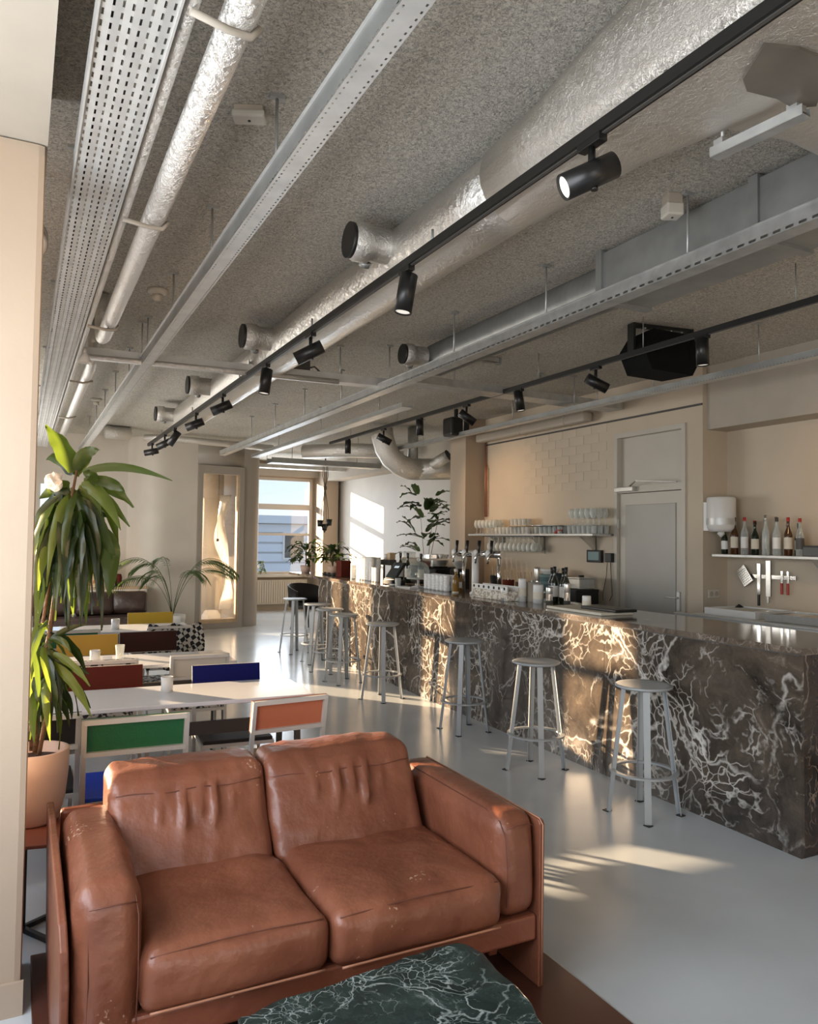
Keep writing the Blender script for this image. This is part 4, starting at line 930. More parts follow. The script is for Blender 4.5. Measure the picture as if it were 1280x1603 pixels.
# magnetic knife rack
t = thing('knife_rack', 'chrome magnetic rail under the liquor shelf', 'knife rack', (6.115, 4.8, 1.30))
MB().bbox(6.105, 6.128, 4.50, 4.98, 1.28, 1.32, .003).build('rail', 'chrome', t, world=True)
t = thing('grater', 'square steel grater hanging askew left of the knives', 'grater', (6.09, 5.02, 1.30)); g_ = MB().bbox(-.006, .006, -.06, .06, -.09, .09, .004).build('grater_plate', 'steel', t); g_.rotation_euler = (R_(-35), 0, 0)
g2 = MB(); 
for a in range(5):
    for b in range(7): g2.box(-.009, -.006, -.045+.02*a, -.037+.02*a, -.07+.02*b, -.062+.02*b)
g3 = g2.build('grater_teeth', 'galvd', t); g3.rotation_euler = (R_(-35), 0, 0); g3['kind'] = 'stuff'
def tool(label, y, z0, z1, mat, hm, hz, wd=.03):
    t = thing('kitchen_knife', label, 'knife', (6.098, y, 1.30))
    MB().bbox(6.095, 6.10, y-wd/2, y+wd/2, z0, z1, .002).build('blade', mat, t, world=True)
    MB().bbox(6.088, 6.104, y-.011, y+.011, hz, z0+.002, .004).build('handle', hm, t, world=True)
tool('broad knife with black handle on the magnetic rail', 4.87, 1.13, 1.42, 'chrome', 'blackp', 1.03, .035)
tool('tall grey cleaver on the magnetic rail, right of the broad knife', 4.77, 1.12, 1.45, 'steel', 'steel', 1.06, .05)
tool('small knife with red handle, left of the red pair', 4.63, 1.25, 1.36, 'chrome', 'red', 1.15, .022)
tool('small knife with red handle, right of the red pair', 4.57, 1.25, 1.36, 'chrome', 'red', 1.15, .022)
# towel dispenser
t = thing('towel_dispenser', 'white rounded paper towel dispenser on the return wall', 'dispenser', (5.885, 5.11, 1.69))
MB().lathe([(.10, .02), (.124, .05), (.130, .09), (.130, .33), (.122, .345), (.001, .348)], (0,0,0), 28).build('housing', 'whitep', t)
MB().lathe([(.132, .085), (.132, .145)], (0,0,0), 28, cap=False).build('band', 'galvl', t)
MB().lathe([(.03, .02), (.035, .0), (.02, -.015), (.008, -.03)], (0,0,0), 14).build('nozzle', 'whitep', t)
MB().box(-.08, .12, .05, .139, .03, .30).build('back_plate', 'whitep', t)
t = thing('power_outlet', 'double power outlet on the return wall below the dispenser', 'socket', (5.93, 5.245, 1.12))
MB().bbox(-.075, .075, -.012, .0, -.04, .04, .004).build('cover_plate', 'creamp', t)
for s in (-1, 1): MB().cyl((s*.035, -.015, 0), (s*.035, -.011, 0), .024, 16).build('socket_cup', 'brown', t)
# wall terminal and plug
t = thing('wall_display', 'small black electric display box on the wall beside the door', 'display', (5.785, 6.76, 1.44))
MB().bbox(-.03, .012, -.12, .12, -.07, .07, .006).build('casing', 'blackp', t); MB().bbox(-.033, -.028, -.09, .09, -.045, .05, .002).build('screen', 'teal', t)
t = thing('wall_plug', 'black plug adapter with hanging cables beside the wall display', 'plug', (5.785, 6.50, 1.43))
MB().bbox(-.05, .012, -.05, .05, -.05, .05, .006).build('adapter', 'blackp', t)
for a in (-.02, .03): MB().tube([(-.03, a, -.04), (-.03, a*1.5, -.2), (-.04, a*3, -.40), (-.06, a*2, -.47)], .004, 6).build('cable', 'black', t)
t = put('copper_pipe', 'thin copper pipe in the corner by the pillar', 'pipe', MB().tube([(0,0,1.93), (0,0,3.0)], .012, 8).tube([(0,-.05,1.93), (0,-.05,2.6), (0,-.02,2.66)], .008, 8), 'copper', (5.775, 9.05, 0))

# ------------------------------------------------------------------ things on the bar top (s = metres from the near end)
def onbar(name, label, cat, s, off, rz=0, group=None):
    t = thing(name, label, cat, bp(s, off), rz, group); return t
# stacks of white paper cups
def cup_stack(label, s, off, h, group, name='cup_stack'):
    x, y, z = bp(s, off)
    mb = MB(); n = max(3, int(h/.016)); prof = [(.001, 0), (.028, 0)]
    for i in range(n): z0 = h*i/n; prof += [(.030, z0+.001), (.038, z0+h/n*.85), (.039, z0+h/n*.95), (.033, z0+h/n)]
    prof += [(.036, h), (.033, h-.01), (.001, h-.02)]
    o = mb.lathe(prof, (0,0,0), 12, cap=False).build(name, 'paper', None); o.location = (x, y, z)
    return tag(o, label, 'cup stack', group)
o1 = None
for i in range(5):
    for j in range(2):
        x, y, z = bp(6.62-.085*i, .24+.09*j)
        if o1 is None: o1 = cup_stack('leftmost tall white cup stack, front row, far end of the bar', 6.62, .24, .30, 'tall cup stacks at the far end of the bar')
        else: dup(o1).location = (x, y, z)
        bpy.context.scene.collection.objects[-1]['label'] = olab(i, j, 'tall white cup stack', 'far end of the bar')
o2 = None
for i in range(3):
    if o2 is None: o2 = cup_stack('leftmost of the low white cup stacks near the bar edge', 6.85, .22, .18, 'low cup stacks by the tall far stacks'); 
    else: dup(o2, label=ORD[i] + ' from the left of the low white cup stacks near the bar edge').location = bp((6.85, 6.14, 6.05)[i], .22)
o3 = None
for i in range(6):
    for j in range(2):
        if o3 is None: o3 = cup_stack('stack of white paper cups between the glass cloche and the syrup bottle', 4.72, .24, .165, 'cup stacks right of the glass cloche')
        else: dup(o3).location = bp(4.72-.09*i, .24+.09*j)
        bpy.context.scene.collection.objects[-1]['label'] = olab(i, j, 'white cup stack', 'between cloche and syrup bottle')
t = onbar('red_box', 'dark red box standing behind the tall cup stacks', 'box', 7.45, .30); MB().bbox(-.07, .07, -.10, .10, 0, .22, .004).build('box_body', 'maroon', t); MB().bbox(-.072, .072, -.102, .102, .19, .225, .003).build('lid', 'maroon', t)
# till tablet
t = onbar('till_tablet', 'black till tablet leaning on its stand on the bar', 'till', 5.55, .22, R_(8))
a = MB().bbox(-.012, .012, -.115, .115, .0, .26, .008).build('tablet_body', 'blackp', t); a.rotation_euler = (0, R_(38), 0); a.location = (-.06, 0, .05)
MB().bbox(-.0165, -.012, -.100, .100, .02, .24, .002).build('screen', 'screen', a)
tx = MB()
for k in range(3): tx.box(-.0172, -.0164, -.045+.032*k, -.022+.032*k, .17, .20)
tx.build('lit_text', 'screent', a)
MB().bbox(-.09, .10, -.10, .10, 0, .055, .01).build('stand', 'blackp', t)
# cloche
t = onbar('glass_cloche', 'glass cake dome on a footed glass stand', 'cake dome', 4.98, .26)
MB().lathe([(.001,0),(.075,0),(.078,.008),(.02,.02),(.012,.05),(.014,.085),(.13,.095),(.135,.105),(.001,.108)], (0,0,0), 28, cap=False).build('stand', 'glass', t)
MB().lathe([(.128,.108),(.130,.17),(.115,.235),(.075,.275),(.02,.29),(.001,.292),(.02,.286),(.073,.270),(.111,.232),(.126,.17),(.124,.108)], (0,0,0), 28, cap=False).build('dome', 'glassd', t)
MB().lathe([(.001,.288),(.008,.29),(.018,.31),(.012,.325),(.001,.328)], (0,0,0), 14, cap=False).build('knob', 'glass', t)
for i, (s, f, l) in enumerate(((5.26, .14, 'low glass with a candle stub left of the cloche'), (5.17, .10, 'low glass nearest the bar edge left of the cloche'))):
    t = onbar('candle_glass', l, 'glass', s, f); MB().lathe([(.03,0),(.034,.09),(.031,.09),(.027,.006),(.001,.005)], (0,0,0), 16, cap=False).build('glass_wall', 'glass', t); MB().cyl((0,0,.006), (0,0,.03), .022, 14).build('candle', 'whited', t)
t = onbar('saucer', 'white saucer lying by the bar edge before the cloche', 'saucer', 5.32, .10); MB().lathe([(.001,0),(.035,0),(.065,.012),(.062,.013),(.001,.005)], (0,0,0), 24, cap=False).build('dish', 'whited', t); MB().lathe([(.001,.006),(.03,.006),(.03,.02),(.001,.02)], (0,0,0), 16).build('coaster', 'paper', t)
t = onbar('white_tray', 'flat white tray under the cloche foot', 'tray', 4.93, .10); MB().bbox(-.05, .05, -.16, .16, 0, .012, .004).build('tray_base', 'whitep', t); MB().bbox(-.052, .052, -.162, -.15, .008, .02, .003).build('tray_rim', 'whitep', t)
bottle('amber syrup bottle with a gold liquid beside the beer tower', bp(4.12, .26), .235, .034, 'gamber', 'cream', 'whitep', bandz=(.0,.05))
bottle('small amber bottle just behind the syrup bottle', bp(4.22, .38), .20, .03, 'gamber', 'whited', 'whitep', bandz=(.2,.5))
# beer tower
t = onbar('beer_tower', 'white column beer tap tower with four black-handled taps', 'beer tap', 3.85, .33)
cx_ = 0
MB().lathe([(.055,0),(.055,.015),(.036,.03),(.036,.40),(.045,.41)], (0,0,0), 24).build('column', 'whitep', t)
MB().cyl((.0,.32,.40), (.0,-.48,.40), .034, 20).build('tap_bar', 'chrome', t)
for k, yy in enumerate((.26, .06, -.16, -.38)):
    f = MB().tube([(-.02,yy,.40), (-.075,yy,.40), (-.095,yy,.38), (-.10,yy,.31)], [.012,.012,.011,.009], 10).build('faucet', 'chrome', t)
    MB().tube([(-.06,yy,.41), (-.062,yy,.45), (-.055,yy,.53)], [.008,.014,.017], 10).build('tap_handle', 'blackp', f)
    q = MB().lathe([(.001,0),(.040,0),(.042,.006),(.001,.010)], (0,0,0), 20, cap=False).build('round_badge', 'whitep', f); q.rotation_euler = (0, R_(-90), 0); q.location = (-.042, yy+.085, .40)
for yy in (.22, -.42): MB().cyl((.0,yy,.0), (.0,yy,.38), .018, 12).build('support_leg', 'chrome', t)
# perforated white caddy and jars
t = onbar('straw_caddy', 'long white caddy with a row of round black holes and speckled front', 'caddy', 3.28, .20, math.atan2(bd.y, bd.x)-R_(90))
MB().bbox(-.06, .06, -.30, .30, 0, .085, .006).build('caddy_body', 'speck', t)
MB().bbox(-.063, -.055, -.305, .305, .085, .13, .003).bbox(.055, .063, -.305, .305, .0, .13, .003).build('caddy_rim', 'whitep', t)
for k in range(7): MB().lathe([(.001,0),(.013,0),(.013,.004),(.001,.004)], (0,0,0), 16).build('round_hole', 'black', t); q = t.children[-1]; q.rotation_euler = (0, R_(-90), 0); q.location = (-.0625, .26-.087*k, .108)
for i, (yy, m_, hh, l) in enumerate(((3.55, 'blackp', .20, 'black utensil pot behind the white caddy'), (3.33, 'maroon', .17, 'dark red utensil pot behind the white caddy'), (3.12, 'gbrown', .16, 'brown glass jar behind the white caddy'), (2.95, 'brown', .17, 'beige round jar behind the right end of the white caddy'))):
    t = onbar('utensil_pot', l, 'pot', yy, .38); MB().lathe([(.05,0),(.055,hh),(.050,hh),(.045,.01),(.001,.01)], (0,0,0), 18, cap=False).build('pot_body', m_, t)
    for k in range(4): MB().cyl((.02*math.cos(k*2), .02*math.sin(k*2), .02), (.04*math.cos(k*2), .04*math.sin(k*2), hh+.09), .004, 6).build('utensil', 'wood' if k % 2 else 'steel', t)
for i, (s, off, h, r, mt, l) in enumerate(((3.05, .16, .12, .035, 'galvl', 'grey cup at the right end of the white caddy'), (2.95, .28, .20, .036, 'whitep', 'tall white canister next to the steel shaker'), (2.93, .42, .30, .026, 'steel', 'slender steel cylinder behind the tall white canister'), (2.74, .30, .16, .045, 'whitep', 'square-looking white tub with a pale label below the dark bottles'), (2.58, .30, .15, .030, 'steel', 'short steel shaker right of the labelled tub'), (2.42, .36, .19, .026, 'steel', 'tall steel shaker before the cutting board'), (2.22, .40, .10, .035, 'whited', 'small white pot behind the cutting board, before the blender'))):
    t = onbar('canister', l, 'canister', s, off); MB().lathe([(.001,0),(r,0),(r,h*.94),(r*.93,h),(.001,h)], (0,0,0), 20, cap=False).build('canister_body', mt, t)
    MB().lathe([(r*1.01,h*.25),(r*1.01,h*.6)], (0,0,0), 20, cap=False).build('label_band', 'cream' if mt != 'steel' else 'chrome', t)
# bottles on the bar
for i, (s, off, l) in enumerate(((2.82, .50, 'dark wine bottle with pale label, leftmost of the four before the mixing bowls'), (2.74, .47, 'dark wine bottle with white label, second of the four before the mixing bowls'), (2.66, .50, 'dark wine bottle, third of the four before the mixing bowls'), (2.58, .47, 'dark wine bottle, rightmost of the four before the mixing bowls'))):
    bottle(l, bp(s, off), .30 + .01*(i % 2), .034, 'gdark', 'whited', 'black', group='wine bottles before the mixing bowls', name='wine_bottle')
t = onbar('dark_tray', 'black round tray under the four wine bottles', 'tray', 2.70, .485); t.location.z -= .0
MB().lathe([(.001,.0),(.0,.0)], (0,0,0), 4, cap=False) 
MB().bbox(-.06, .06, -.20, .20, -.0001, .0004, .0001).build('tray_base', 'blackp', t); t.name = 'bar_mat'; t['label'] = 'thin black rubber mat under the four wine bottles'; t['category'] = 'mat'
# cutting boards
t = onbar('cutting_board', 'large pale cutting board lying on the bar', 'cutting board', 2.0, .24, math.atan2(bd.y, bd.x)); MB().bbox(-.33, .33, -.15, .15, 0, .022, .006).build('board', 'cream', t); MB().bbox(-.33, -.24, -.012, .012, .0215, .0225, .001).build('grip_slot', 'brown', t)
t = onbar('cutting_board', 'smaller dark board stacked on the near end of the pale cutting board', 'cutting board', 1.83, .29, math.atan2(bd.y, bd.x)); t.location.z += .0225; MB().bbox(-.20, .20, -.10, .10, 0, .022, .006).build('board', 'blackp', t); MB().bbox(-.18, -.10, -.012, .012, .0215, .0225, .001).build('grip_slot', 'dark', t)
# low items at the far end
for i in range(3):
    t = onbar('small_dish', ('near', 'middle', 'far')[i] + ' one of the low dark dishes between the potted plant and the red box', 'dish', 7.75+.18*i, .26); MB().lathe([(.001,0),(.03,0),(.05,.02),(.046,.02),(.001,.005)], (0,0,0), 16, cap=False).build('dish', 'dark', t); MB().cyl((0,0,.006), (0,0,.035), .018, 12).build('candle', 'black', t)
# four bottles behind the tablet and the menu holder
for i, (s, off, l) in enumerate(((6.08, .55, 'dark bottle left of the pair behind the till tablet'), (5.93, .58, 'dark bottle right of the pair behind the till tablet'), (5.60, .60, 'dark bottle standing alone behind the till tablet'))):
    bottle(l, bp(s, off), .36, .04, 'gdark', 'whited', 'dark', name='wine_bottle')
t = onbar('bottle_rack', 'small rack with a cork-coloured box above the till', 'rack', 6.35, .50); MB().bbox(-.05,.05,-.14,.14,.20,.27,.004).build('tray', 'dark', t)
for a in (-.12, .12): MB().box(-.01,.01,a-.01,a+.01,0,.20).build('leg', 'black', t)
MB().bbox(-.04,.04,-.13,-.05,.27,.36,.004).build('cork_box', 'wood', t); MB().lathe([(.001,0),(.03,0),(.03,.07),(.001,.07)], (0,.06,.27), 14, cap=False).build('white_cup', 'whited', t)

# coffee machine on a counter beyond the pillar
t = thing('service_counter', 'dark service counter behind the far half of the bar', 'counter', (4.95, 9.4, 0))
MB().bbox(4.70, 5.19, 8.2, 10.6, .86, .90, .005).build('worktop', 'steel', t, world=True); MB().bbox(4.73, 5.17, 8.22, 10.58, .06, .86, .005).build('carcass', 'dark', t, world=True)
t = thing('coffee_machine', 'chrome espresso machine with grinders behind the glass cloche', 'coffee machine', (5.0, 9.1, .901), 0)
MB().bbox(-.25, .25, -.42, .42, .0, .10, .02).build('base', 'steel', t); MB().bbox(-.22, .25, -.42, .42, .10, .34, .02).build('body', 'blackp', t); MB().bbox(-.28, .25, -.44, .44, .34, .46, .02).build('top', 'chrome', t)
for yy in (-.24, 0, .24): g = MB().lathe([(.035,0),(.035,.05),(.02,.07)], (-.25, yy, .20), 16).build('group_head', 'chrome', t); MB().cyl((-.26, yy, .22), (-.38, yy, .21), .013, 10).build('portafilter', 'blackp', g)
MB().ring((0,0,.46), .16, .006, .04, 20).build('cup_rail', 'chrome', t)
for i, (yy, l) in enumerate(((8.40, 'left coffee grinder with a clear hopper'), )):
    pass
def grinder(label, y, x=5.0):
    t = thing('coffee_grinder', label, 'coffee grinder', (x, y, .901))
    MB().bbox(-.10, .10, -.09, .09, 0, .34, .02).build('body', 'blackp', t); MB().lathe([(.04,.34),(.09,.40),(.095,.52),(.001,.53)], (0,0,0), 18, cap=False).build('bean_hopper', 'glass', t); MB().tube([(-.10,0,.22), (-.17,0,.20)], .02, 10).build('spout', 'chrome', t); MB().lathe([(.001,.36),(.05,.37),(.075,.43),(.001,.44)], (0,0,0), 14, cap=False).build('beans', 'soil', t)
grinder('black coffee grinder with a clear hopper left of the espresso machine', 9.85)
grinder('black coffee grinder with a clear hopper right of the espresso machine', 8.42)
for i in range(6):
    o = thing('cup', ('right','middle','left')[i//2] + ' white cup, ' + ('front','back')[i % 2] + ' row, on top of the espresso machine', 'cup', (4.98+.08*(i % 2), 8.86+.13*(i//2)+.02, 1.362), 0, 'cups on the espresso machine')
    MB().lathe([(.02,0),(.038,.05),(.034,.05),(.018,.006),(.001,.006)], (0,0,0), 14, cap=False).build('cup_body', 'whited', o); MB().ring((0,0,0), .016, .005, .006, 12).build('handle', 'whited', o); q = o.children[-1]; q.rotation_euler = (R_(90),0,0); q.location = (.045,0,.025)
t = thing('service_bottle', 'dark siphon bottle with a chrome head beside the right grinder', 'bottle', (4.85, 8.26, .901)); MB().lathe([(.001,0),(.045,0),(.045,.22),(.02,.27),(.02,.29)], (0,0,0), 16, cap=False).build('bottle_body', 'blackp', t); MB().lathe([(.022,.28),(.03,.33),(.001,.36)], (0,0,0), 14, cap=False).build('head', 'chrome', t)

# things on the back counter
z9 = .921
t = thing('mixing_bowls', 'nest of pale and teal mixing bowls on the back counter', 'bowls', (5.50, 7.28, z9))
for k, (r, h, z0, m_) in enumerate(((.16, .12, .0, 'steel'), (.17, .10, .12, 'teal'), (.15, .09, .21, 'teal'), (.12, .06, .30, 'whited'))): MB().lathe([(r*.6, z0), (r*.9, z0+h*.5), (r, z0+h), (r*.97, z0+h), (.001, z0+h*.9)], (0,-.04*k+.06,0), 24, cap=False).build('bowl', m_, t)
t = thing('blender_jug', 'black blender with a dark jug beside the mixing bowls', 'blender', (5.47, 6.98, z9)); MB().bbox(-.09,.09,-.09,.09,0,.14,.02).build('motor_base', 'blackp', t); MB().lathe([(.05,.14),(.075,.32),(.07,.32),(.045,.15),(.001,.15)], (0,0,0), 18, cap=False).build('jug', 'screen', t)
t = thing('metal_container', 'grey steel food pan with a lid on the black box by the door', 'container', (5.50, 6.66, z9+.162)); MB().bbox(-.11,.11,-.10,.10,0,.12,.01).build('pan', 'steel', t); MB().bbox(-.12,.12,-.11,.11,.115,.13,.004).build('lid', 'steel', t); MB().bbox(-.03,.03,-.015,.015,.13,.15,.004).build('knob', 'blackp', t)
t = thing('black_box', 'wide black box on the back counter right beside the door', 'box', (5.50, 6.68, z9)); MB().bbox(-.16,.16,-.125,.18,0,.155,.01).build('box_body', 'blackp', t); MB().bbox(-.161,.161,-.126,.181,.13,.161,.006).build('lid', 'black', t)
t = thing('white_bowl', 'small rounded white bowl left of the wide black box', 'bowl', (5.40, 6.96-.02, z9)); t.location = (5.33, 6.90, z9); MB().lathe([(.03,0),(.055,.03),(.06,.055),(.056,.055),(.001,.02)], (0,0,0), 18, cap=False).build('bowl_body', 'whited', t); MB().lathe([(.03,-.001),(.03,.006)], (0,0,0), 16).build('foot', 'whited', t)
t = thing('back_tray', 'black tray leaning under the steel shelf between bottles and caddy', 'tray', (5.5, 8.05, z9)); MB().bbox(-.12,.12,-.2,.2,0,.03,.006).build('tray_base', 'blackp', t); MB().bbox(-.125,.125,-.205,.205,.028,.045,.006).build('rim', 'black', t)

# ------------------------------------------------------------------ tables
def table(label, x0, x1, y0, y1, skew, zt=.735):
    cx0, cy0 = (x0+x1)/2, (y0+y1)/2
    t = thing('cafe_table', label, 'table', (cx0, cy0, 0), R_(skew))
    a, b = (x1-x0)/2, (y1-y0)/2
    MB().bbox(-a, a, -b, b, zt-.022, zt, .004).build('table_top', 'white', t)
    MB().bar((-a+.25, 0, zt-.20), (a-.07, 0, zt-.20), .025, .07).build('crossbeam', 'dark', t)
    for s in (-1, 1):
        MB().bbox(s*(a-.07)-.02, s*(a-.07)+.02, -b+.06, b-.06, zt-.06, zt-.022, .003).build('end_rail', 'dark', t)
        for q in (-1, 1): MB().bar((s*(a-.07), q*(b-.09), zt-.06), (s*(a-.07), q*(b-.05), 0), .03, .03).build('leg', 'dark' , t)
        MB().bar((s*(a-.07), -b+.08, zt-.20), (s*(a-.07), b-.08, zt-.20), .02, .05).build('cross_stretcher', 'dark', t)
    return t
table('white table nearest the leather sofa', -.35, 1.50, 4.12, 4.66, -2.5)
table('white middle table between the nearest and farthest ones', -.55, 1.40, 5.43, 5.98, -2.5)
table('white table farthest from the sofa, before the yellow chair', -.6, 1.50, 7.42, 8.02, -2)
MT_ = MT
# chairs
def make_chair():
    t = thing('cafe_chair', '', 'chair')
    w_ = .215
    MB().bar((-w_, -.20, 0), (-w_, -.20, .44), .022, .022, (0,1,0)).bar((-w_, -.20, .43), (-w_, -.27, .80), .022, .022, (0,1,0)).build('back_post', 'alu', t)
    MB().bar((w_, -.20, 0), (w_, -.20, .44), .022, .022, (0,1,0)).bar((w_, -.20, .43), (w_, -.27, .80), .022, .022, (0,1,0)).build('back_post', 'alu', t)
    MB().bar((-w_, -.268, .79), (w_, -.268, .79), .024, .022).build('top_rail', 'alu', t)
    MB().bar((-w_, -.242, .645), (w_, -.242, .645), .024, .020).build('lower_rail', 'alu', t)
    MB().obox((0, -.238, .722), (1,0,0), (0,1,.18), (0,-.18,1), w_+.012, .004, .082).build('back_panel', 'blue', t)
    MB().bbox(-w_, w_, -.20, .20, .425, .445, .005).build('seat', 'blackc', t)
    MB().bar((-w_, .19, .415), (w_, .19, .415), .02, .02).bar((-w_, -.20, .415), (w_, -.20, .415), .02, .02).bar((-w_, -.2, .415), (-w_, .19, .415), .02, .02).bar((w_, -.2, .415), (w_, .19, .415), .02, .02).build('seat_frame', 'alu', t)
    for s in (-1, 1): MB().bar((s*w_, .19, 0), (s*w_, .19, .42), .02, .02).build('leg', 'alu', t)
    return t
chr0 = None
def chair(x, y, rz, pm, sm, label, sx=1):
    global chr0
    if chr0 is None: chr0 = make_chair(); o = chr0
    else: o = dup(chr0)
    o.location = (x, y, 0); o.rotation_euler = (0, 0, R_(rz)); o['label'] = label; o['group'] = 'metal framed cafe chairs'
    for ch in o.children:
        k = ch.name.split('.')[0]
        if k == 'back_panel': omat(ch, pm)
        if k == 'seat': omat(ch, sm)
    if sx != 1: o.scale = (sx, 1, 1)
    return o
chair(.50, 3.87, -3, 'greenp', 'blue', 'pale framed chair with a green back panel, its back to the camera, nearest table')
chair(1.215, 3.98, 4, 'orangep', 'mwood', 'pale framed chair with a coral back panel and brown seat at the nearest table', .88)
chair(1.165, 4.60, 176, 'navy', 'blackc', 'chair with a wide navy blue back on the far side of the nearest table', .92)
chair(.47, 4.80, 178, 'maroon', 'blackc', 'chair with a dark red back behind the nearest table, partly behind leaves')
chair(1.13, 5.58, -3, 'creamp', 'pattern', 'chair with a cream back between the navy chair and the middle table', .86)
chair(.50, 5.56, -3, 'pattern', 'pattern', 'chair with a black and white printed back left of the cream one')
chair(.045, 4.05, 0, 'blackc', 'blackc', 'chair with a black back at the nearest table, behind the plant pot')
chair(.50, 6.44, 178, 'mustard', 'pattern', 'chair with a mustard back on the far side of the middle table')
chair(.985, 6.50, 180, 'umber', 'pattern', 'chair with a dark brown back right of the mustard one')
chair(.42, 7.32, -2, 'greenp', 'blackc', 'chair with a green back just behind the mustard one')
chair(1.24, 7.38, -3, 'blackc', 'blackc', 'chair with a black back draped with a plaid jacket', .84)
chair(1.24, 8.20, 178, 'yellow', 'blackc', 'chair with a bright yellow back on the far side of the farthest table')
# plaid jacket over the black chair
mb = MB(); n = 16; mm_ = 14; vs = []
for j in range(mm_+1):
    v = j/mm_
    for i in range(n+1):
        u = i/n*2-1
        if v < .5: yy, zz = -.285-.02*math.sin(u*9)*v, .42+.80*v*.98
        else: yy, zz = -.285+.09*math.sin((v-.5)*math.pi), .81-.5*(v-.5)
        yy += .012*math.sin(u*14+v*6)
        vs.append((u*(.235+.03*math.sin(v*7)), yy, zz+.018*math.sin(u*7+v*3)))
mb.add(vs, [(j*(n+1)+i, j*(n+1)+i+1, (j+1)*(n+1)+i+1, (j+1)*(n+1)+i) for j in range(mm_) for i in range(n)], True)
o = mb.build('plaid_jacket', 'plaid'); o.location = (1.28, 7.40, 0); o.rotation_euler = (0,0,R_(-3)); tag(o, 'black and white plaid jacket hanging over the back of a chair', 'jacket'); sd = o.modifiers.new('s', 'SOLIDIFY'); sd.thickness = .012
# small things on the tables
def cup_on(label, x, y, r=.032, h=.085):
    t = thing('candle_holder', label, 'candle holder', (x, y, .7352)); MB().lathe([(.001,0),(r,0),(r*1.05,h),(r*.92,h),(r*.85,.01),(.001,.01)], (0,0,0), 20, cap=False).build('holder', 'whited', t); MB().cyl((0,0,.011), (0,0,h*.55), r*.8, 16).build('candle', 'paper', t)
cup_on('white candle holder on the nearest white table', .755, 4.45)
cup_on('white candle holder on the middle white table', .48, 5.66)
cup_on('white candle holder on the farthest white table', .815, 7.62, .036, .095)
t = thing('menu_card', 'small white folded card on the middle table beside the dark ashtray', 'card', (.52, 5.60, .7352)); t.location = (.555, 5.60, .7352); MB().add([(-.03,-.012,0),(.03,-.012,0),(.03,0,.05),(-.03,0,.05),(-.03,.012,0),(.03,.012,0)], [(0,1,2,3),(3,2,5,4)]).build('card_sheet', 'paper', t); MB().box(-.022,.022,-.0085,-.008,.012,.014).build('printed_line', 'dark', t)
t = thing('ashtray', 'low dark ashtray on the middle white table', 'ashtray', (.64, 5.56, .7352)); MB().lathe([(.001,0),(.045,0),(.055,.018),(.048,.018),(.042,.006),(.001,.006)], (0,0,0), 22, cap=False).build('dish', 'dark', t); MB().bar((-.02,-.01,.012), (.04,.02,.024), .006, .006).build('cigarette_rest', 'steel', t)
# a second row of tables' small glasses
t = thing('water_glass', 'clear glass on the middle table near the mustard chair', 'glass', (.66, 5.84, .7352)); MB().lathe([(.026,0),(.032,.09),(.029,.09),(.024,.008),(.001,.008)], (0,0,0), 14, cap=False).build('glass_wall', 'glass', t); MB().lathe([(.001,.0),(.026,.0)], (0,0,0), 14, cap=False).build('glass_base', 'glass', t)

# ------------------------------------------------------------------ leather sofa
def cushion(x0, x1, y0, y1, z0, z1, r=.04, puff=(0,0,0), nx=26, ny=22, nz=10, wr=.004, seed=0, shear=None, wf=5.0, pull=None):
    """closed rounded box grown on a grid, puffed at its faces, creased by noise; shear(x,y,z) bends it"""
    cx0, cy0, cz0 = (x0+x1)/2, (y0+y1)/2, (z0+z1)/2; hx, hy, hz = (x1-x0)/2, (y1-y0)/2, (z1-z0)/2
    bm = bmesh.new(); pts = {}
    def vert(i, j, k):
        key = (i, j, k)
        if key in pts: return pts[key]
        def m_(a, n): 
            t = a/n*2-1; return math.copysign(abs(t)**.85, t) if t else 0
        u, v, w_ = m_(i, nx), m_(j, ny), m_(k, nz)
        p = Vector((u*hx, v*hy, w_*hz)); q = Vector((max(-hx+r, min(hx-r, p.x)), max(-hy+r, min(hy-r, p.y)), max(-hz+r, min(hz-r, p.z))))
        d = p-q
        if d.length > 1e-9: p = q + d.normalized()*r
        nrm = d.normalized() if d.length > 1e-9 else Vector((0,0,1))
        p.x += puff[0]*math.copysign(1, u)*(1-v*v)*(1-w_*w_)*(abs(u) > .98)
        p.y += puff[1]*math.copysign(1, v)*(1-u*u)*(1-w_*w_)*(abs(v) > .98)
        p.z += puff[2]*math.copysign(1, w_)*(1-u**4)*(1-v**4)*(abs(w_) > .98)
        s_ = Vector(((p.x+seed)*wf, (p.y+seed*2)*wf, (p.z)*wf))
        e = noise.noise(s_)*1.0 + .5*noise.noise(s_*2.3)
        rid = 1-abs(noise.noise(s_*.8 + Vector((3.1, 7.7, 1.3))))*4
        p += nrm*(e*wr + max(0, rid)*wr*.9)
        if pull: p += nrm*pull(u, v, w_)
        P_ = Vector((cx0, cy0, cz0)) + p
        if shear: P_ = shear(P_)
        pts[key] = bm.verts.new(P_); return pts[key]
    def face(a, b, c, d): bm.faces.new((vert(*a), vert(*b), vert(*c), vert(*d)))
    for i in range(nx):
        for j in range(ny):
            face((i,j,0),(i,j+1,0),(i+1,j+1,0),(i+1,j,0)); face((i,j,nz),(i+1,j,nz),(i+1,j+1,nz),(i,j+1,nz))
        for k in range(nz):
            face((i,0,k),(i+1,0,k),(i+1,0,k+1),(i,0,k+1)); face((i,ny,k),(i,ny,k+1),(i+1,ny,k+1),(i+1,ny,k))
    for j in range(ny):
        for k in range(nz):
            face((0,j,k),(0,j,k+1),(0,j+1,k+1),(0,j+1,k)); face((nx,j,k),(nx,j+1,k),(nx,j+1,k+1),(nx,j,k+1))
    mb = MB(); mb.bm(bm, True); return mb
ZP = .022   # plinth top
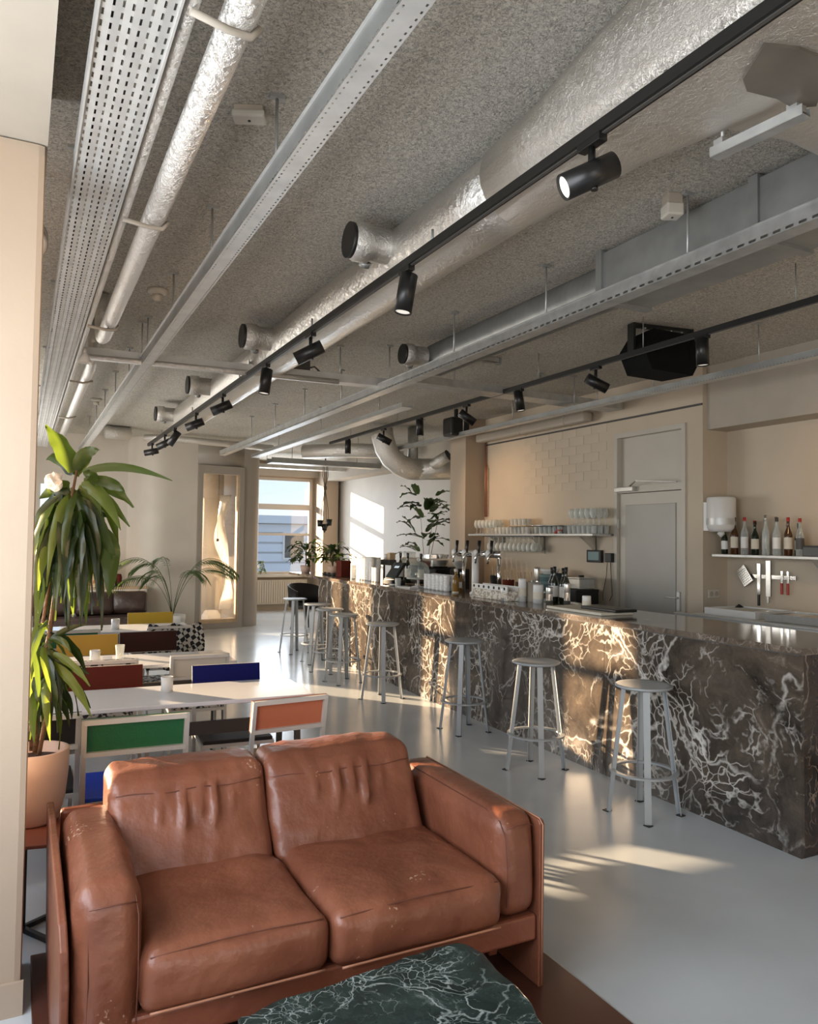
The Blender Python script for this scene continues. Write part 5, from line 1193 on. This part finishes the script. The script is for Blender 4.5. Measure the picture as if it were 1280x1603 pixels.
sofa = thing('leather_sofa', 'worn cognac leather two-seat sofa on a dark red-brown plinth', 'sofa', (.93, 2.70, ZP))
W = dict(world=True)
# seat cushions
def seat_pull(a, b):
    def f(u, v, w_):
        if w_ < .9: return 0
        return -.010*math.exp(-((u-a)**2*18 + (v-b)**2*3)) - .006*math.exp(-((u-v*.4-a-.35)**2*40))
    return f
MB_ = cushion(.352, .905, 2.235, 2.86, .275, .445, .045, (.004, .012, .022), wr=.0055, seed=1.3, pull=seat_pull(.25, .2)).build('seat_cushion', 'tan', sofa, **W)
cushion(.912, 1.535, 2.22, 2.86, .275, .445, .045, (.004, .012, .024), wr=.006, seed=4.1, pull=seat_pull(-.1, .3)).build('seat_cushion', 'tan', sofa, **W)
# back cushions, leaning back
def lean(P_):
    t_ = (P_.z-.42)
    return Vector((P_.x, P_.y + t_*.50 + (.02 if t_ > .3 else 0)*0, P_.z))
def folds(ph):
    def f(u, v, w_):
        if v > -.9: return 0
        s_ = 0
        for c, wd, a, lo, hi in ((-.13+ph, .026, .036, -.1, .78), (.08+ph, .022, .028, .1, .82), (.27+ph, .026, .034, -.1, .82), (.50+ph, .03, .012, .1, .7), (-.42+ph, .03, .010, .0, .6)):
            if True: s_ += a*math.exp(-((u-c-(.06*(w_-.3)))/wd)**2)*max(0, min(1, (w_-lo)*4))*max(0, min(1, (hi-w_)*5))
        return s_ - .008*max(0, 1-abs(w_-.58)*9)
    return f
cushion(.325, .882, 2.745, 2.965, .40, .745, .04, (.004, .022, .012), nx=44, ny=12, nz=24, wr=.0055, seed=2.2, shear=lean, wf=6, pull=folds(.0)).build('back_cushion', 'tan', sofa, **W)
cushion(.890, 1.505, 2.735, 2.955, .40, .752, .04, (.004, .022, .012), nx=44, ny=12, nz=24, wr=.0055, seed=7.2, shear=lean, wf=6, pull=folds(-.02)).build('back_cushion', 'tan', sofa, **W)
# seams on the cushions
def seam(pts, r=.0019, parent=sofa, name='seam', mat='seam'): return MB().tube(pts, r, 6).build(name, mat, parent, **W)
def L3(a, b, n=14, amp=.0, f=None): 
    a, b = Vector(a), Vector(b); return [a.lerp(b, i/n) + Vector((0, 0, amp*math.sin(math.pi*i/n))) for i in range(n+1)]
seam(L3((.375, 2.250, .432), (.885, 2.248, .434), amp=.008)); seam(L3((.935, 2.236, .432), (1.51, 2.236, .434), amp=.008))
seam(L3((.375, 2.228, .292), (.885, 2.226, .292)), .004, name='piping', mat='piping'); seam(L3((.935, 2.212, .292), (1.51, 2.212, .292)), .004, name='piping', mat='piping')
for xa, xb in ((.345, .862), (.91, 1.485)):
    seam([(xa+(xb-xa)*i/16, 2.878-.006*(xa > .5)-.014*(1-(i/8-1)**2), .688+.004*math.sin(i*.9)) for i in range(17)])
# arms
def arm_round(P_):   # rounds the armrest over its front and lets it slump outward
    return Vector((P_.x, P_.y + (-.015*math.sin(min(1, (P_.z-.1)/.5)*math.pi)), P_.z))
cushion(.182, .356, 2.270, 3.02, .105, .630, .052, (.012, .016, .014), nx=12, ny=30, nz=24, wr=.0035, seed=9.5, shear=arm_round).build('arm_cushion', 'tan', sofa, **W)
cushion(1.545, 1.702, 2.275, 3.10, .280, .628, .052, (.008, .010, .008), nx=12, ny=30, nz=20, wr=.0030, seed=12.1, shear=arm_round).build('arm_cushion', 'tan', sofa, **W)
seam([(.222, 2.98, .627), (.222, 2.6, .629), (.220, 2.36, .625), (.217, 2.285, .600), (.215, 2.262, .55), (.216, 2.245, .40), (.216, 2.256, .25), (.217, 2.27, .14)])
seam([(.217, 2.268, .585), (.25, 2.258, .592), (.30, 2.258, .592), (.340, 2.268, .585)])
seam([(.338, 2.285, .600), (.345, 2.262, .55), (.345, 2.248, .40), (.343, 2.262, .25), (.340, 2.276, .14)])
seam([(1.563, 2.98, .622), (1.563, 2.40, .624), (1.562, 2.30, .608), (1.560, 2.262, .56), (1.560, 2.246, .45), (1.560, 2.252, .33)])
seam([(1.565, 2.262, .592), (1.60, 2.256, .600), (1.65, 2.256, .600), (1.680, 2.262, .592)])
# side shells: leather-clad boards whose front edge flares
def shell(x0, x1, name='side_panel', out=-1):
    prof = [(2.255, 0), (2.255, .38), (2.262, .47), (2.30, .53), (2.45, .575), (2.75, .60), (3.12, .605), (3.13, .58), (3.13, 0)]
    n = len(prof); mb = MB()
    vs = []
    for x in (x0, x1):
        for (y, z) in prof: vs.append((x + out*(.012*max(0, (z-.42)/.18) if z > .42 else 0), y, ZP+z))
    mb.add(vs, [tuple(range(n)), tuple(range(n, 2*n))[::-1]] + [(i, (i+1) % n, n+(i+1) % n, n+i) for i in range(n)])
    o = mb.build(name, 'tan', sofa, **W); b = o.modifiers.new('b', 'BEVEL'); b.width = .006; b.segments = 3; return o
shell(.148, .172)
def shell_r():
    prof = [(2.255, 0), (2.250, .570), (2.262, .585), (2.6, .587), (3.12, .587), (3.13, .57), (3.13, 0)]
    n = len(prof); vs = [(x, y, ZP+z) for x in (1.700, 1.722) for (y, z) in prof]
    o = MB().add(vs, [tuple(range(n)), tuple(range(n, 2*n))[::-1]] + [(i, (i+1) % n, n+(i+1) % n, n+i) for i in range(n)]).build('side_panel', 'tan', sofa, **W); b = o.modifiers.new('b', 'BEVEL'); b.width = .005; b.segments = 3
shell_r()
seam([(1.709, 2.250, ZP+.01), (1.709, 2.247, .3), (1.709, 2.246, ZP+.570), (1.709, 2.265, ZP+.587), (1.709, 2.6, ZP+.589), (1.709, 3.12, ZP+.589)], .0028, name='piping', mat='piping')
MB().bbox(.182, 1.697, 2.262, 2.30, .185, .275, .010).build('front_rail', 'tand', sofa, **W)
MB().bbox(.182, 1.697, 2.30, 3.10, .20, .272, .006).build('seat_deck', 'tand', sofa, **W)
MB().bbox(.182, 1.697, 3.085, 3.13, .10, .60, .012).build('back_panel', 'tand', sofa, **W)
for xx in (.19, 1.655): MB().bbox(xx, xx+.035, 2.50, 2.95, ZP+.001, .10, .004).build('base_runner', 'tand', sofa, **W)
MB().bbox(1.60, 1.695, 2.60, 2.68, ZP+.01, .10, .004).build('corner_brace', 'tand', sofa, **W)

sofa.location.x -= .022
# plinth under the seating corner
pl = MB().prism([(.075, 1.0), (1.835, 1.0), (1.845, 2.80), (1.84, 3.20), (.078, 3.26)], 0, ZP-.0005).build('floor_plinth', 'plinth')
b = pl.modifiers.new('b', 'BEVEL'); b.width = .004; b.segments = 2
tag(pl, 'flat dark red-brown plinth board under the sofa and coffee table', 'plinth')

# marble coffee table
ct = thing('coffee_table', 'low coffee table with an irregular dark green marble slab', 'coffee table', (.93, 1.7, ZP))
outl = [(1.258, 2.086), (1.287, 2.003), (1.277, 1.915), (1.28, 1.828), (1.271, 1.743), (1.244, 1.649), (1.275, 1.55), (1.26, 1.35), (1.15, 1.2), (0.9, 1.14), (0.66, 1.2), (0.54, 1.45), (0.525, 1.75), (0.534, 1.992), (0.58, 2.02), (0.667, 2.049), (0.783, 2.05), (0.87, 2.064), (0.97, 2.073), (1.101, 2.095), (1.193, 2.1)]
cat_pts = []
for i in range(len(outl)):   # smooth and roughen the outline
    p0, p1, p2, p3 = [Vector(outl[(i+k-1) % len(outl)]) for k in range(4)]
    for q in range(5):
        t_ = q/5; p = .5*((2*p1) + (p2-p0)*t_ + (2*p0-5*p1+4*p2-p3)*t_*t_ + (3*p1-p0-3*p2+p3)*t_**3)
        p += Vector((noise.noise(Vector((p.x*22, p.y*22, 0))), noise.noise(Vector((p.x*22, p.y*22, 5)))))*.006; cat_pts.append((p.x, p.y))
sl = MB().prism(cat_pts, .312, .350).build('marble_slab', 'marbleg', ct, **W); b = sl.modifiers.new('b', 'BEVEL'); b.width = .007; b.segments = 3
MB().lathe([(.20, ZP), (.20, ZP+.03), (.12, ZP+.05), (.12, .29), (.22, .312)], (.90, 1.60, 0), 28).build('pedestal', 'dark', ct, **W)

# ------------------------------------------------------------------ small red-brown table with crossed base, and the pot plant on it
tb = thing('side_table', 'thin red-brown table top on a crossed black metal base, carrying the big pot', 'side table', (.07, 3.52, 0), R_(-12))
MB().bbox(-.24, .17, -.20, .20, .392, .408, .004).build('table_top', 'tabletop', tb)
for a, b_ in (((-.17,-.16), (.13,.14)), ((-.17,.14), (.13,-.16))):
    MB().bar((a[0], a[1], .012), (b_[0], b_[1], .012), .018, .018).build('base_bar', 'black', tb)
MB().cyl((-.02, -.01, .02), (-.02, -.01, .392), .014, 12).build('center_post', 'black', tb)
PC = Vector((.075, 3.60, .4085))
pot = thing('plant_pot', 'pale pink tapered plant pot on the red-brown side table', 'plant pot', tuple(PC))
MB().lathe([(.001,0),(.095,0),(.105,.01),(.128,.10),(.138,.20),(.140,.295),(.133,.298),(.126,.29),(.122,.25),(.001,.25)], (0,0,0), 36, cap=False).build('pot_body', 'terra', pot)
MB().lathe([(.001,.256),(.122,.252)], (0,0,0), 24, cap=False).build('soil_surface', 'soil', pot)

def leaf_mesh(base, c1, tip, wd, n=10, fold=.22, twist=0., side=None):
    """leaf blade along a quadratic curve; returns an MB"""
    base, c1, tip = Vector(base), Vector(c1), Vector(tip)
    mb = MB(); vs = []
    for i in range(n+1):
        t_ = i/n; p = base*(1-t_)**2 + c1*2*t_*(1-t_) + tip*t_*t_; d = ((c1-base)*(1-t_) + (tip-c1)*t_).normalized()
        s_ = d.cross(side if side is not None else Vector((0, 0, 1)))
        if s_.length < .1: s_ = d.cross(Vector((1, .3, 0)))
        s_.normalize(); nrm = s_.cross(d)
        a = twist*t_; s2 = s_*math.cos(a) + nrm*math.sin(a); n2 = nrm*math.cos(a) - s_*math.sin(a)
        w_ = wd*.5*(math.sin(math.pi*min(1, .06+t_*.94)**.75)**.8)*(1 if t_ < .999 else 0) + .001
        wv = .10*wd*math.sin(t_*17)
        vs += [p - s2*w_ + n2*(w_*fold+wv), p - s2*w_*.5 + n2*w_*fold*.4, p, p + s2*w_*.5 + n2*w_*fold*.4, p + s2*w_ + n2*(w_*fold-wv)]
    mb.add(vs, [(i*5+j, i*5+j+1, (i+1)*5+j+1, (i+1)*5+j) for i in range(n) for j in range(4)], True)
    return mb
def toP(px, py, w_=0.):   # offsets measured in the plant's own vertical plane (368 units per metre), w_ = depth in metres
    return R0*((px-58)/368.) + Vector((0,0,1.6-PC.z + (837-py)/368.)) + F0*w_
dr = thing('dragon_plant', 'tall leafy plant with drooping strap leaves rising from the pink pot', 'plant', (PC.x, PC.y, PC.z+.257))
def toD(px, py, w_=0.): return toP(px, py, w_) - Vector((0,0,.257))
trk = MB().tube([toD(62, 1172), toD(60, 1110, .0), toD(66, 1050, .01), toD(76, 990, .01), toD(84, 930, .0), toD(92, 870, .0), toD(104, 800, -.01), toD(113, 735, 0)], [.013,.012,.011,.010,.009,.008,.007,.005], 8).build('stem', 'trunk', dr)
MB().tube([toD(50, 1172, .03), toD(46, 1080, .04), toD(55, 1000, .05), toD(70, 900, .04), toD(80, 830, .03), toD(80, 745, .03)], [.010,.009,.008,.007,.006,.004], 8).build('stem', 'trunk', dr)
MB().tube([toD(72, 1172, -.03), toD(80, 1120, -.03), toD(92, 1060, -.02)], [.009,.008,.005], 8).build('stem', 'trunk', dr)
LV = [ # base, control, tip (plane units), width in plane units, depth of control, depth of tip, material
 ((108,738),(92,690),(58,664),36,0,.02,'leafa'), ((108,738),(90,725),(70,676),30,.03,.06,'leafb'), ((112,736),(122,700),(150,704),26,0,-.02,'leafa'), ((112,738),(118,712),(136,700),24,.02,.03,'leafd'),
 ((122,738),(180,716),(268,751),15,-.02,-.05,'leafa'), ((118,742),(60,700),(48,716),20,.05,.1,'leafa'),
 ((126,745),(142,738),(148,762),24,-.02,-.04,'leafa'), ((124,752),(170,750),(192,768),24,0,-.03,'leafa'), ((124,755),(166,752),(200,792),26,.02,.02,'leafa'), ((120,758),(158,760),(188,828),24,-.02,-.03,'leafd'), ((120,760),(150,765),(192,822),22,.03,.04,'leafa'),
 ((116,762),(142,770),(152,806),22,0,0,'leafd'), ((118,764),(128,792),(156,808),18,.04,.05,'leafb'), ((116,764),(150,790),(132,830),20,.05,.05,'leafb'),
 ((102,760),(80,760),(50,780),26,.02,.03,'leafa'), ((100,765),(70,780),(52,815),20,0,0,'leafb'), ((84,760),(66,762),(52,748),22,.05,.08,'leafa'),
 ((112,775),(100,820),(68,852),26,-.03,-.05,'leafa'), ((112,780),(140,810),(184,868),40,-.03,-.05,'leafa'), ((150,830),(184,850),(176,932),38,-.05,-.06,'leafa'), ((112,800),(96,840),(96,905),24,-.05,-.06,'leafa'),
 ((100,820),(126,840),(116,890),34,-.04,-.05,'leafa'), ((104,800),(124,860),(124,960),30,-.06,-.07,'leafa'),((118,830),(138,880),(132,965),26,-.03,-.04,'leafd'),
]
rl = random.Random(11)
for i in range(66):   # hanging skirt of leaves
    bx = rl.uniform(56, 148); by = rl.uniform(775, 870) ; ln = rl.uniform(75, 150); dx = rl.uniform(-22, 26); dd_ = rl.uniform(-.13, .16)
    tx_ = max(44, min(182, bx+dx)); ty = min(988, by+ln)
    LV.append(((bx*.5+50, by-15), ((bx+tx_)/2+dx*.3, by+10), (tx_, ty), rl.uniform(13, 24), dd_, dd_*1.15, rl.choice(['leafa','leafb','leafb','leafb','leafb','leafb','leafd','leafb','leafa'])))
LW = [((70,1010),(100,975),(138,975),14,0,0,'leafb'), ((76,1000),(104,990),(118,1016),16,-.03,-.04,'leafa'), ((84,1020),(120,1030),(150,1066),20,-.03,-.05,'leafd'), ((84,1035),(128,1060),(153,1112),24,-.04,-.05,'leafd'),
      ((80,1030),(112,1040),(138,1052),18,.02,.02,'leafb'), ((70,1040),(100,1100),(92,1170),18,.02,.03,'leafa'), ((70,1060),(90,1100),(74,1160),18,-.02,-.02,'leafd'), ((60,1030),(48,1060),(44,1130),18,.03,.03,'leafd')]
LW = [(a_, b_, c_, w__*.72, d1_, d2_, m_) for a_, b_, c_, w__, d1_, d2_, m_ in LW]
for i in range(36):
    bx = rl.uniform(50, 96); by = rl.uniform(975, 1090); ln = rl.uniform(50, 105); dx = rl.uniform(-14, 34); dd_ = rl.uniform(-.10, .13)
    LW.append(((bx*.6+26, by-8), ((2*bx+dx)/2, by+8), (max(44, bx+dx), min(1160, by+ln)), rl.uniform(11, 19), dd_, dd_*1.1, rl.choice(['leafb','leafb','leafa','leafb','leafd'])))
for k, (b0, c0, t0, wd, dc, dt, mt) in enumerate(LV + LW):
    mb = leaf_mesh(toD(*b0), toD(*c0, dc), toD(*t0, dt), wd/368.*.86, 10, .25, rl.uniform(-.5, .5), side=F0 if abs(b0[0]-t0[0]) > 60 else (F0*.8 + R0*rl.uniform(-.8, .8)))
    mb.build('leaf', mt, dr)
o = MB(); 
bmx = bmesh.new(); bmesh.ops.create_icosphere(bmx, subdivisions=3, radius=.036)
for v in bmx.verts: v.co *= 1 + .55*noise.noise(v.co*42)
bmx.normal_update(); MB().bm(bmx, False).build('paper_rosette', 'paper', None).location = PC + toP(85, 754, -.03)
tag(bpy.data.objects['paper_rosette'], 'crumpled white paper rosette caught in the top leaves of the tall plant', 'paper')

# ------------------------------------------------------------------ far left lounge corner
# palm in a white pot
pp = thing('plant_pot', 'round white pot of the feathery palm by the curved wall', 'plant pot', (2.20, 12.62, 0))
MB().lathe([(.001,0),(.15,0),(.20,.30),(.20,.36),(.185,.36),(.17,.32),(.001,.32)], (0,0,0), 28, cap=False).build('pot_body', 'whitep', pp); MB().lathe([(.001,.325),(.17,.321)], (0,0,0), 20, cap=False).build('soil_surface', 'soil', pp)
pm = thing('palm_plant', 'feathery palm with arching fronds before the curved wall', 'plant', (2.20, 12.62, .33))
rp = random.Random(5)
for k in range(11):
    a = rp.uniform(0, 6.28); ln = rp.uniform(.55, .95); 
    if k < 4: a = (R_(-25), R_(-10), R_(170), R_(200))[k]; ln = 1.0
    d = Vector((math.cos(a), math.sin(a)*.7, 0)); hh = rp.uniform(.75, 1.15)
    P0, P1, P2_ = Vector((0,0,0)), d*ln*.30 + Vector((0,0,hh*1.25)), d*ln + Vector((0,0,hh*.75))
    if k < 4: P2_.z = hh*.62
    st = [P0*(1-t_)**2 + P1*2*t_*(1-t_) + P2_*t_*t_ for t_ in [i/14 for i in range(15)]]
    fr_ = MB().tube(st, .004, 5)
    s_ = Vector((-d.y, d.x, 0))
    for i in range(6, 15):
        for q in (-1, 1):
            for e in (0, .5):
                t_ = min(1, (i+e)/14); b0 = P0*(1-t_)**2 + P1*2*t_*(1-t_) + P2_*t_*t_; dirr = ((P1-P0)*(1-t_) + (P2_-P1)*t_).normalized()
                l_ = .26*math.sin(math.pi*(.15+.8*(i-6)/9)); tp_ = b0 + (s_*q*.8 + dirr*.7).normalized()*l_ + Vector((0,0,-.12*l_/.2))
                md = (b0+tp_)/2 + Vector((0,0,.02)); wv_ = dirr.cross(Vector((0,0,1))).normalized().cross((tp_-b0).normalized())*.009
                fr_.add([b0, md-wv_, tp_, md+wv_], [(0,1,2,3)])
    fr_.build('frond', 'leafc', pm, recalc=False)
# brown leather bench with cushions
t = thing('lounge_bench', 'dark lounge bench against the far left wall', 'bench', (1.1, 12.2, 0))
MB().bbox(-.9, .75, -.35, .35, .20, .42, .03).build('seat_pad', 'dleather', t); MB().bbox(-.88, .73, -.33, .33, .04, .20, .01).build('base', 'dark', t)
for i, (x, y, rz, l) in enumerate(((1.02, 12.30, 4, 'brown leather cushion, left one on the dark lounge bench'), (1.50, 12.34, -6, 'grey-brown leather cushion, right one on the dark lounge bench'), (.45, 12.30, 0, 'dark cushion behind the leaves on the lounge bench'))):
    o = cushion(-.27, .27, -.09, .09, 0, .34, .06, (.0, .05, .0), nx=16, ny=6, nz=12, wr=.006, seed=i*3.3).build('lounge_cushion', 'dleather'); o.location = (x, y, .425); o.rotation_euler = (R_(-16), 0, R_(rz)); tag(o, l, 'cushion')
t = thing('low_shelf', 'low pale wooden shelf behind the lounge cushions', 'shelf', (1.35, 13.3, 0))
MB().bbox(-.75, .55, -.14, .14, .74, .78, .004).build('shelf_board', 'wood', t); MB().bbox(-.73, .53, -.13, .13, .0, .74, .004).build('shelf_body', 'whitep', t); MB().bbox(-.3, .5, -.15, -.13, .58, .72, .003).build('drawer', 'wood', t)
# picture: generic warm abstract
t = thing('framed_picture', 'small colourful abstract picture leaning on the low shelf', 'picture', (1.02, 13.28, .781), R_(-4)); MB().bbox(-.20, .20, -.012, .012, 0, .52, .004).build('frame', 'cream', t)
MB().box(-.18, .18, -.0135, -.0125, .02, .50).build('printed_sheet', 'paintart', t); MB().box(-.17, -.05, -.0145, -.0137, .03, .14).build('blue_patch', 'blue', t); MB().box(-.10, .12, -.0145, -.0137, .30, .42).build('navy_patch', 'navy', t)
t = thing('dark_vase', 'dark red box-shaped vase on the low shelf beside the picture', 'vase', (1.45, 13.3, .781)); MB().lathe([(.001,0),(.05,0),(.055,.16),(.04,.20),(.035,.20),(.001,.02)], (0,0,0), 18, cap=False).build('vase_body', 'maroon', t); MB().ring((0,0,.195), .042, .006, .008, 18).build('rim', 'umber', t)
# feather-shaped sail plant by the palm
# drape behind the glazed door
mb = MB(); n = 30; vs = []
for i in range(n+1):
    t_ = i/n; z = .25 + 2.15*t_; cxx = 3.47 + .07*math.sin(t_*7) - .06*t_; wd = .07 + .11*abs(math.sin(t_*3.6+.4)); a = 1.1*math.sin(t_*5)
    for q in (-1, -.4, .3, 1): vs.append((cxx + wd*q*math.cos(a), 14.5 + wd*q*math.sin(a) + .03*math.cos(q*4), z))
mb.add(vs, [(i*4+j, i*4+j+1, (i+1)*4+j+1, (i+1)*4+j) for i in range(n) for j in range(3)], True)
t = mb.build('twisted_drape', 'drape'); tag(t, 'twisted white drape hanging behind the glazed door', 'drape'); sd = t.modifiers.new('s', 'SOLIDIFY'); sd.thickness = .008
o = MB().tube([(3.33, 14.5, 2.40), (3.335, 14.5, 3.295)], .004, 6).build('drape_cord', 'rope', None); o.parent = t
t = thing('floor_sack', 'white rounded sack on the floor behind the glazed door', 'sack', (3.25, 14.6, 0)); 
cushion(-.16, .16, -.13, .13, 0, .20, .08, (.01,.01,.03), 10, 10, 8, .006, 4.4).build('sack_body', 'whitep', t)
t = thing('hanging_ball', 'small black ball on a cord behind the glazed door', 'ball', (3.30, 14.42, 1.55)); MB().lathe([(.001,-.03),(.02,-.022),(.03,0),(.02,.022),(.001,.03)], (0,0,0), 12, cap=False).build('ball', 'black', t); MB().cyl((0,0,.028), (0,0,H-1.555), .003, 5).build('cord', 'rope', t)

# ------------------------------------------------------------------ far end: armchair, radiator, hanging planter, plants
t = thing('armchair', 'black curved armchair before the far window', 'armchair', (4.55, 12.9, 0), R_(20))
mb = MB(); n = 18; vs = []
for i in range(n+1):
    a = R_(-20+220*i/n); r = .33; top = .80 - .10*abs(math.cos(a))*0 - .12*(abs(a-R_(90))/R_(110))**2
    for (rr, zz) in ((r-.03, .42), (r, .40), (r+.03, top), (r-.005, top+.005)): vs.append((rr*math.cos(a), rr*math.sin(a)*.95, zz))
mb.add(vs, [(i*4+j, i*4+(j+1) % 4, (i+1)*4+(j+1) % 4, (i+1)*4+j) for i in range(n) for j in range(4)], True); mb.add(vs[:4], [(0,1,2,3)]); mb.add(vs[-4:], [(3,2,1,0)])
mb.build('curved_back', 'blackc', t)
MB().lathe([(.001,.38),(.28,.38),(.31,.41),(.30,.45),(.001,.47)], (0,0,0), 24, cap=False).build('seat', 'blackc', t)
for a in (45, 135, 225, 315): MB().tube([(.2*math.cos(R_(a)), .2*math.sin(R_(a)), .39), (.29*math.cos(R_(a)), .29*math.sin(R_(a)), 0)], [.016, .010], 8).build('leg', 'black', t)
t = thing('radiator', 'white ribbed radiator under the far window', 'radiator', (4.95, 16.5, 0))
MB().bbox(-.95, .85, -.02, .04, .14, .68, .006).build('panel', 'grille', t)
for k in range(34): 
    if k == 0: rb = MB().bbox(-.92, -.89, -.035, -.02, .17, .65, .004).build('rib', 'grille', t)
    else: q = rb.copy(); C.objects.link(q); q.location = (.052*k, 0, 0)
for s in (-.8, .7): MB().box(s-.01, s+.01, -.0, .02, 0, .14).build('foot', 'grille', t)
t = thing('hanging_planter', 'dark pots hanging on knotted ropes by the far window', 'hanging planter', (5.0, 13.3, 2.86))
for dx, dy in ((-.06, 0), (.06, 0), (0, .06), (0, -.06)):
    MB().tube([(dx*.7, dy, .10), (dx*.9, dy, -.1), (0, 0, -.33), (dx, dy, -.7), (dx*1.3, dy*1.3, -1.0), (0, 0, -1.15)], .006, 5).build('rope', 'rope', t)
MB().lathe([(.001,-.38),(.03,-.35),(.03,-.30),(.001,-.27)], (0,0,0), 10, cap=False).build('knot', 'rope', t)
for dx, dz in ((-.09, -.98), (.09, -.96), (0, -1.05)): MB().lathe([(.001,-.06),(.045,-.06),(.055,.06),(.045,.06),(.001,.0)], (dx, 0, dz), 14, cap=False).build('pot', 'black', t)
MB().box(-.22, .16, -.03, .03, .09, .12).build('ceiling_bracket', 'black', t)
MB().cyl((0,0,.12), (0,0,.439), .01, 6).build('bracket_rod', 'black', t)
def bush(label, x, y, z, seed, n, spread, hgt, mats, lw=(.05,.09), pot=True, potm='terra', ll=(.12,.26)):
    rb_ = random.Random(seed)
    if pot:
        p = thing('plant_pot', 'plain pot of the ' + label.split(',')[0], 'plant pot', (x, y, z)); MB().lathe([(.001,0),(.065,0),(.085,.11),(.078,.11),(.07,.09),(.001,.09)], (0,0,0), 20, cap=False).build('pot_body', potm, p); MB().lathe([(.001,.094),(.07,.091)], (0,0,0), 16, cap=False).build('soil_surface', 'soil', p); z += .095
    t = thing('leafy_plant', label, 'plant', (x, y, z))
    for k in range(5):
        a = rb_.uniform(0, 6.28); MB().tube([(0,0,0), (.05*math.cos(a), .05*math.sin(a), hgt*.5), (spread*.4*math.cos(a), spread*.4*math.sin(a), hgt*.85)], [.006,.005,.003], 5).build('stem', 'trunk', t)
    for k in range(n):
        a = rb_.uniform(0, 6.28); rr = rb_.uniform(0, spread*.55); zz = rb_.uniform(.05 if hgt < 1 else .55*hgt, hgt); b0 = Vector((rr*math.cos(a), rr*math.sin(a), zz)); l_ = rb_.uniform(*ll); d = Vector((math.cos(a+rb_.uniform(-.6,.6)), math.sin(a+rb_.uniform(-.6,.6)), rb_.uniform(-.1,.9))).normalized()
        leaf_mesh(b0, b0+d*l_*.6+Vector((0,0,.03)), b0+d*l_+Vector((0,0,-.05-.08*rb_.random())), rb_.uniform(*lw), 6, .2).build('leaf', rb_.choice(mats), t, recalc=False)
    return t
bush('leafy plant with bright leaves, right one at the far end of the bar', 4.32, 11.10, 1.0705, 21, 46, .36, .32, ['leafa','leafd','leafb'])
bush('darker leafy plant, left one at the far end of the bar', 3.99, 11.42, 1.0705, 22, 44, .42, .36, ['leafb','leafc','leafa'])
bush('tall large-leaved rubber plant behind the coffee machine', 5.76, 10.75, .0, 23, 44, .50, 2.25, ['leafb','leafc'], (.10,.16), True, 'dark', (.25,.42))
bush('small plant on the window sill seen through the far window', 4.72, 16.46, .80, 24, 22, .14, .34, ['leafc'], (.03,.05), False, ll=(.06,.12))

# ------------------------------------------------------------------ outside the far window
t = thing('neighbour_building', 'grey clad building with a flat roof seen through the far window', 'building', (9, 38, 0))
MB().box(-14, 14, 0, 8, -6, 2.35).build('wall', 'clad', t)
MB().box(-14.2, 14.2, -.3, 8.2, 2.35, 2.75).build('roof_edge', 'cladl', t)
first = None
for k in range(16):
    z = -5.6 + .5*k
    if first is None: first = MB().box(-14, 14, -.06, 0, 0, .40).build('cladding_board', 'cladl', t); first.location = (0, 0, z)
    else: q = first.copy(); C.objects.link(q); q.location = (0, 0, z)
for k in range(9):
    f_ = MB().box(-12+3*k, -10.8+3*k, -.12, -.06, .5, 1.9).build('window', 'frame', t); MB().box(-11.9+3*k, -10.9+3*k, -.13, -.12, .6, 1.8).build('pane', 'screen', f_)
gr_ = struct('ground_outside', MB().box(-60, 80, 17.2, 90, -6.2, -6.0).box(-60, -3, -40, 17.2, -6.2, -6.0), 'asphalt')
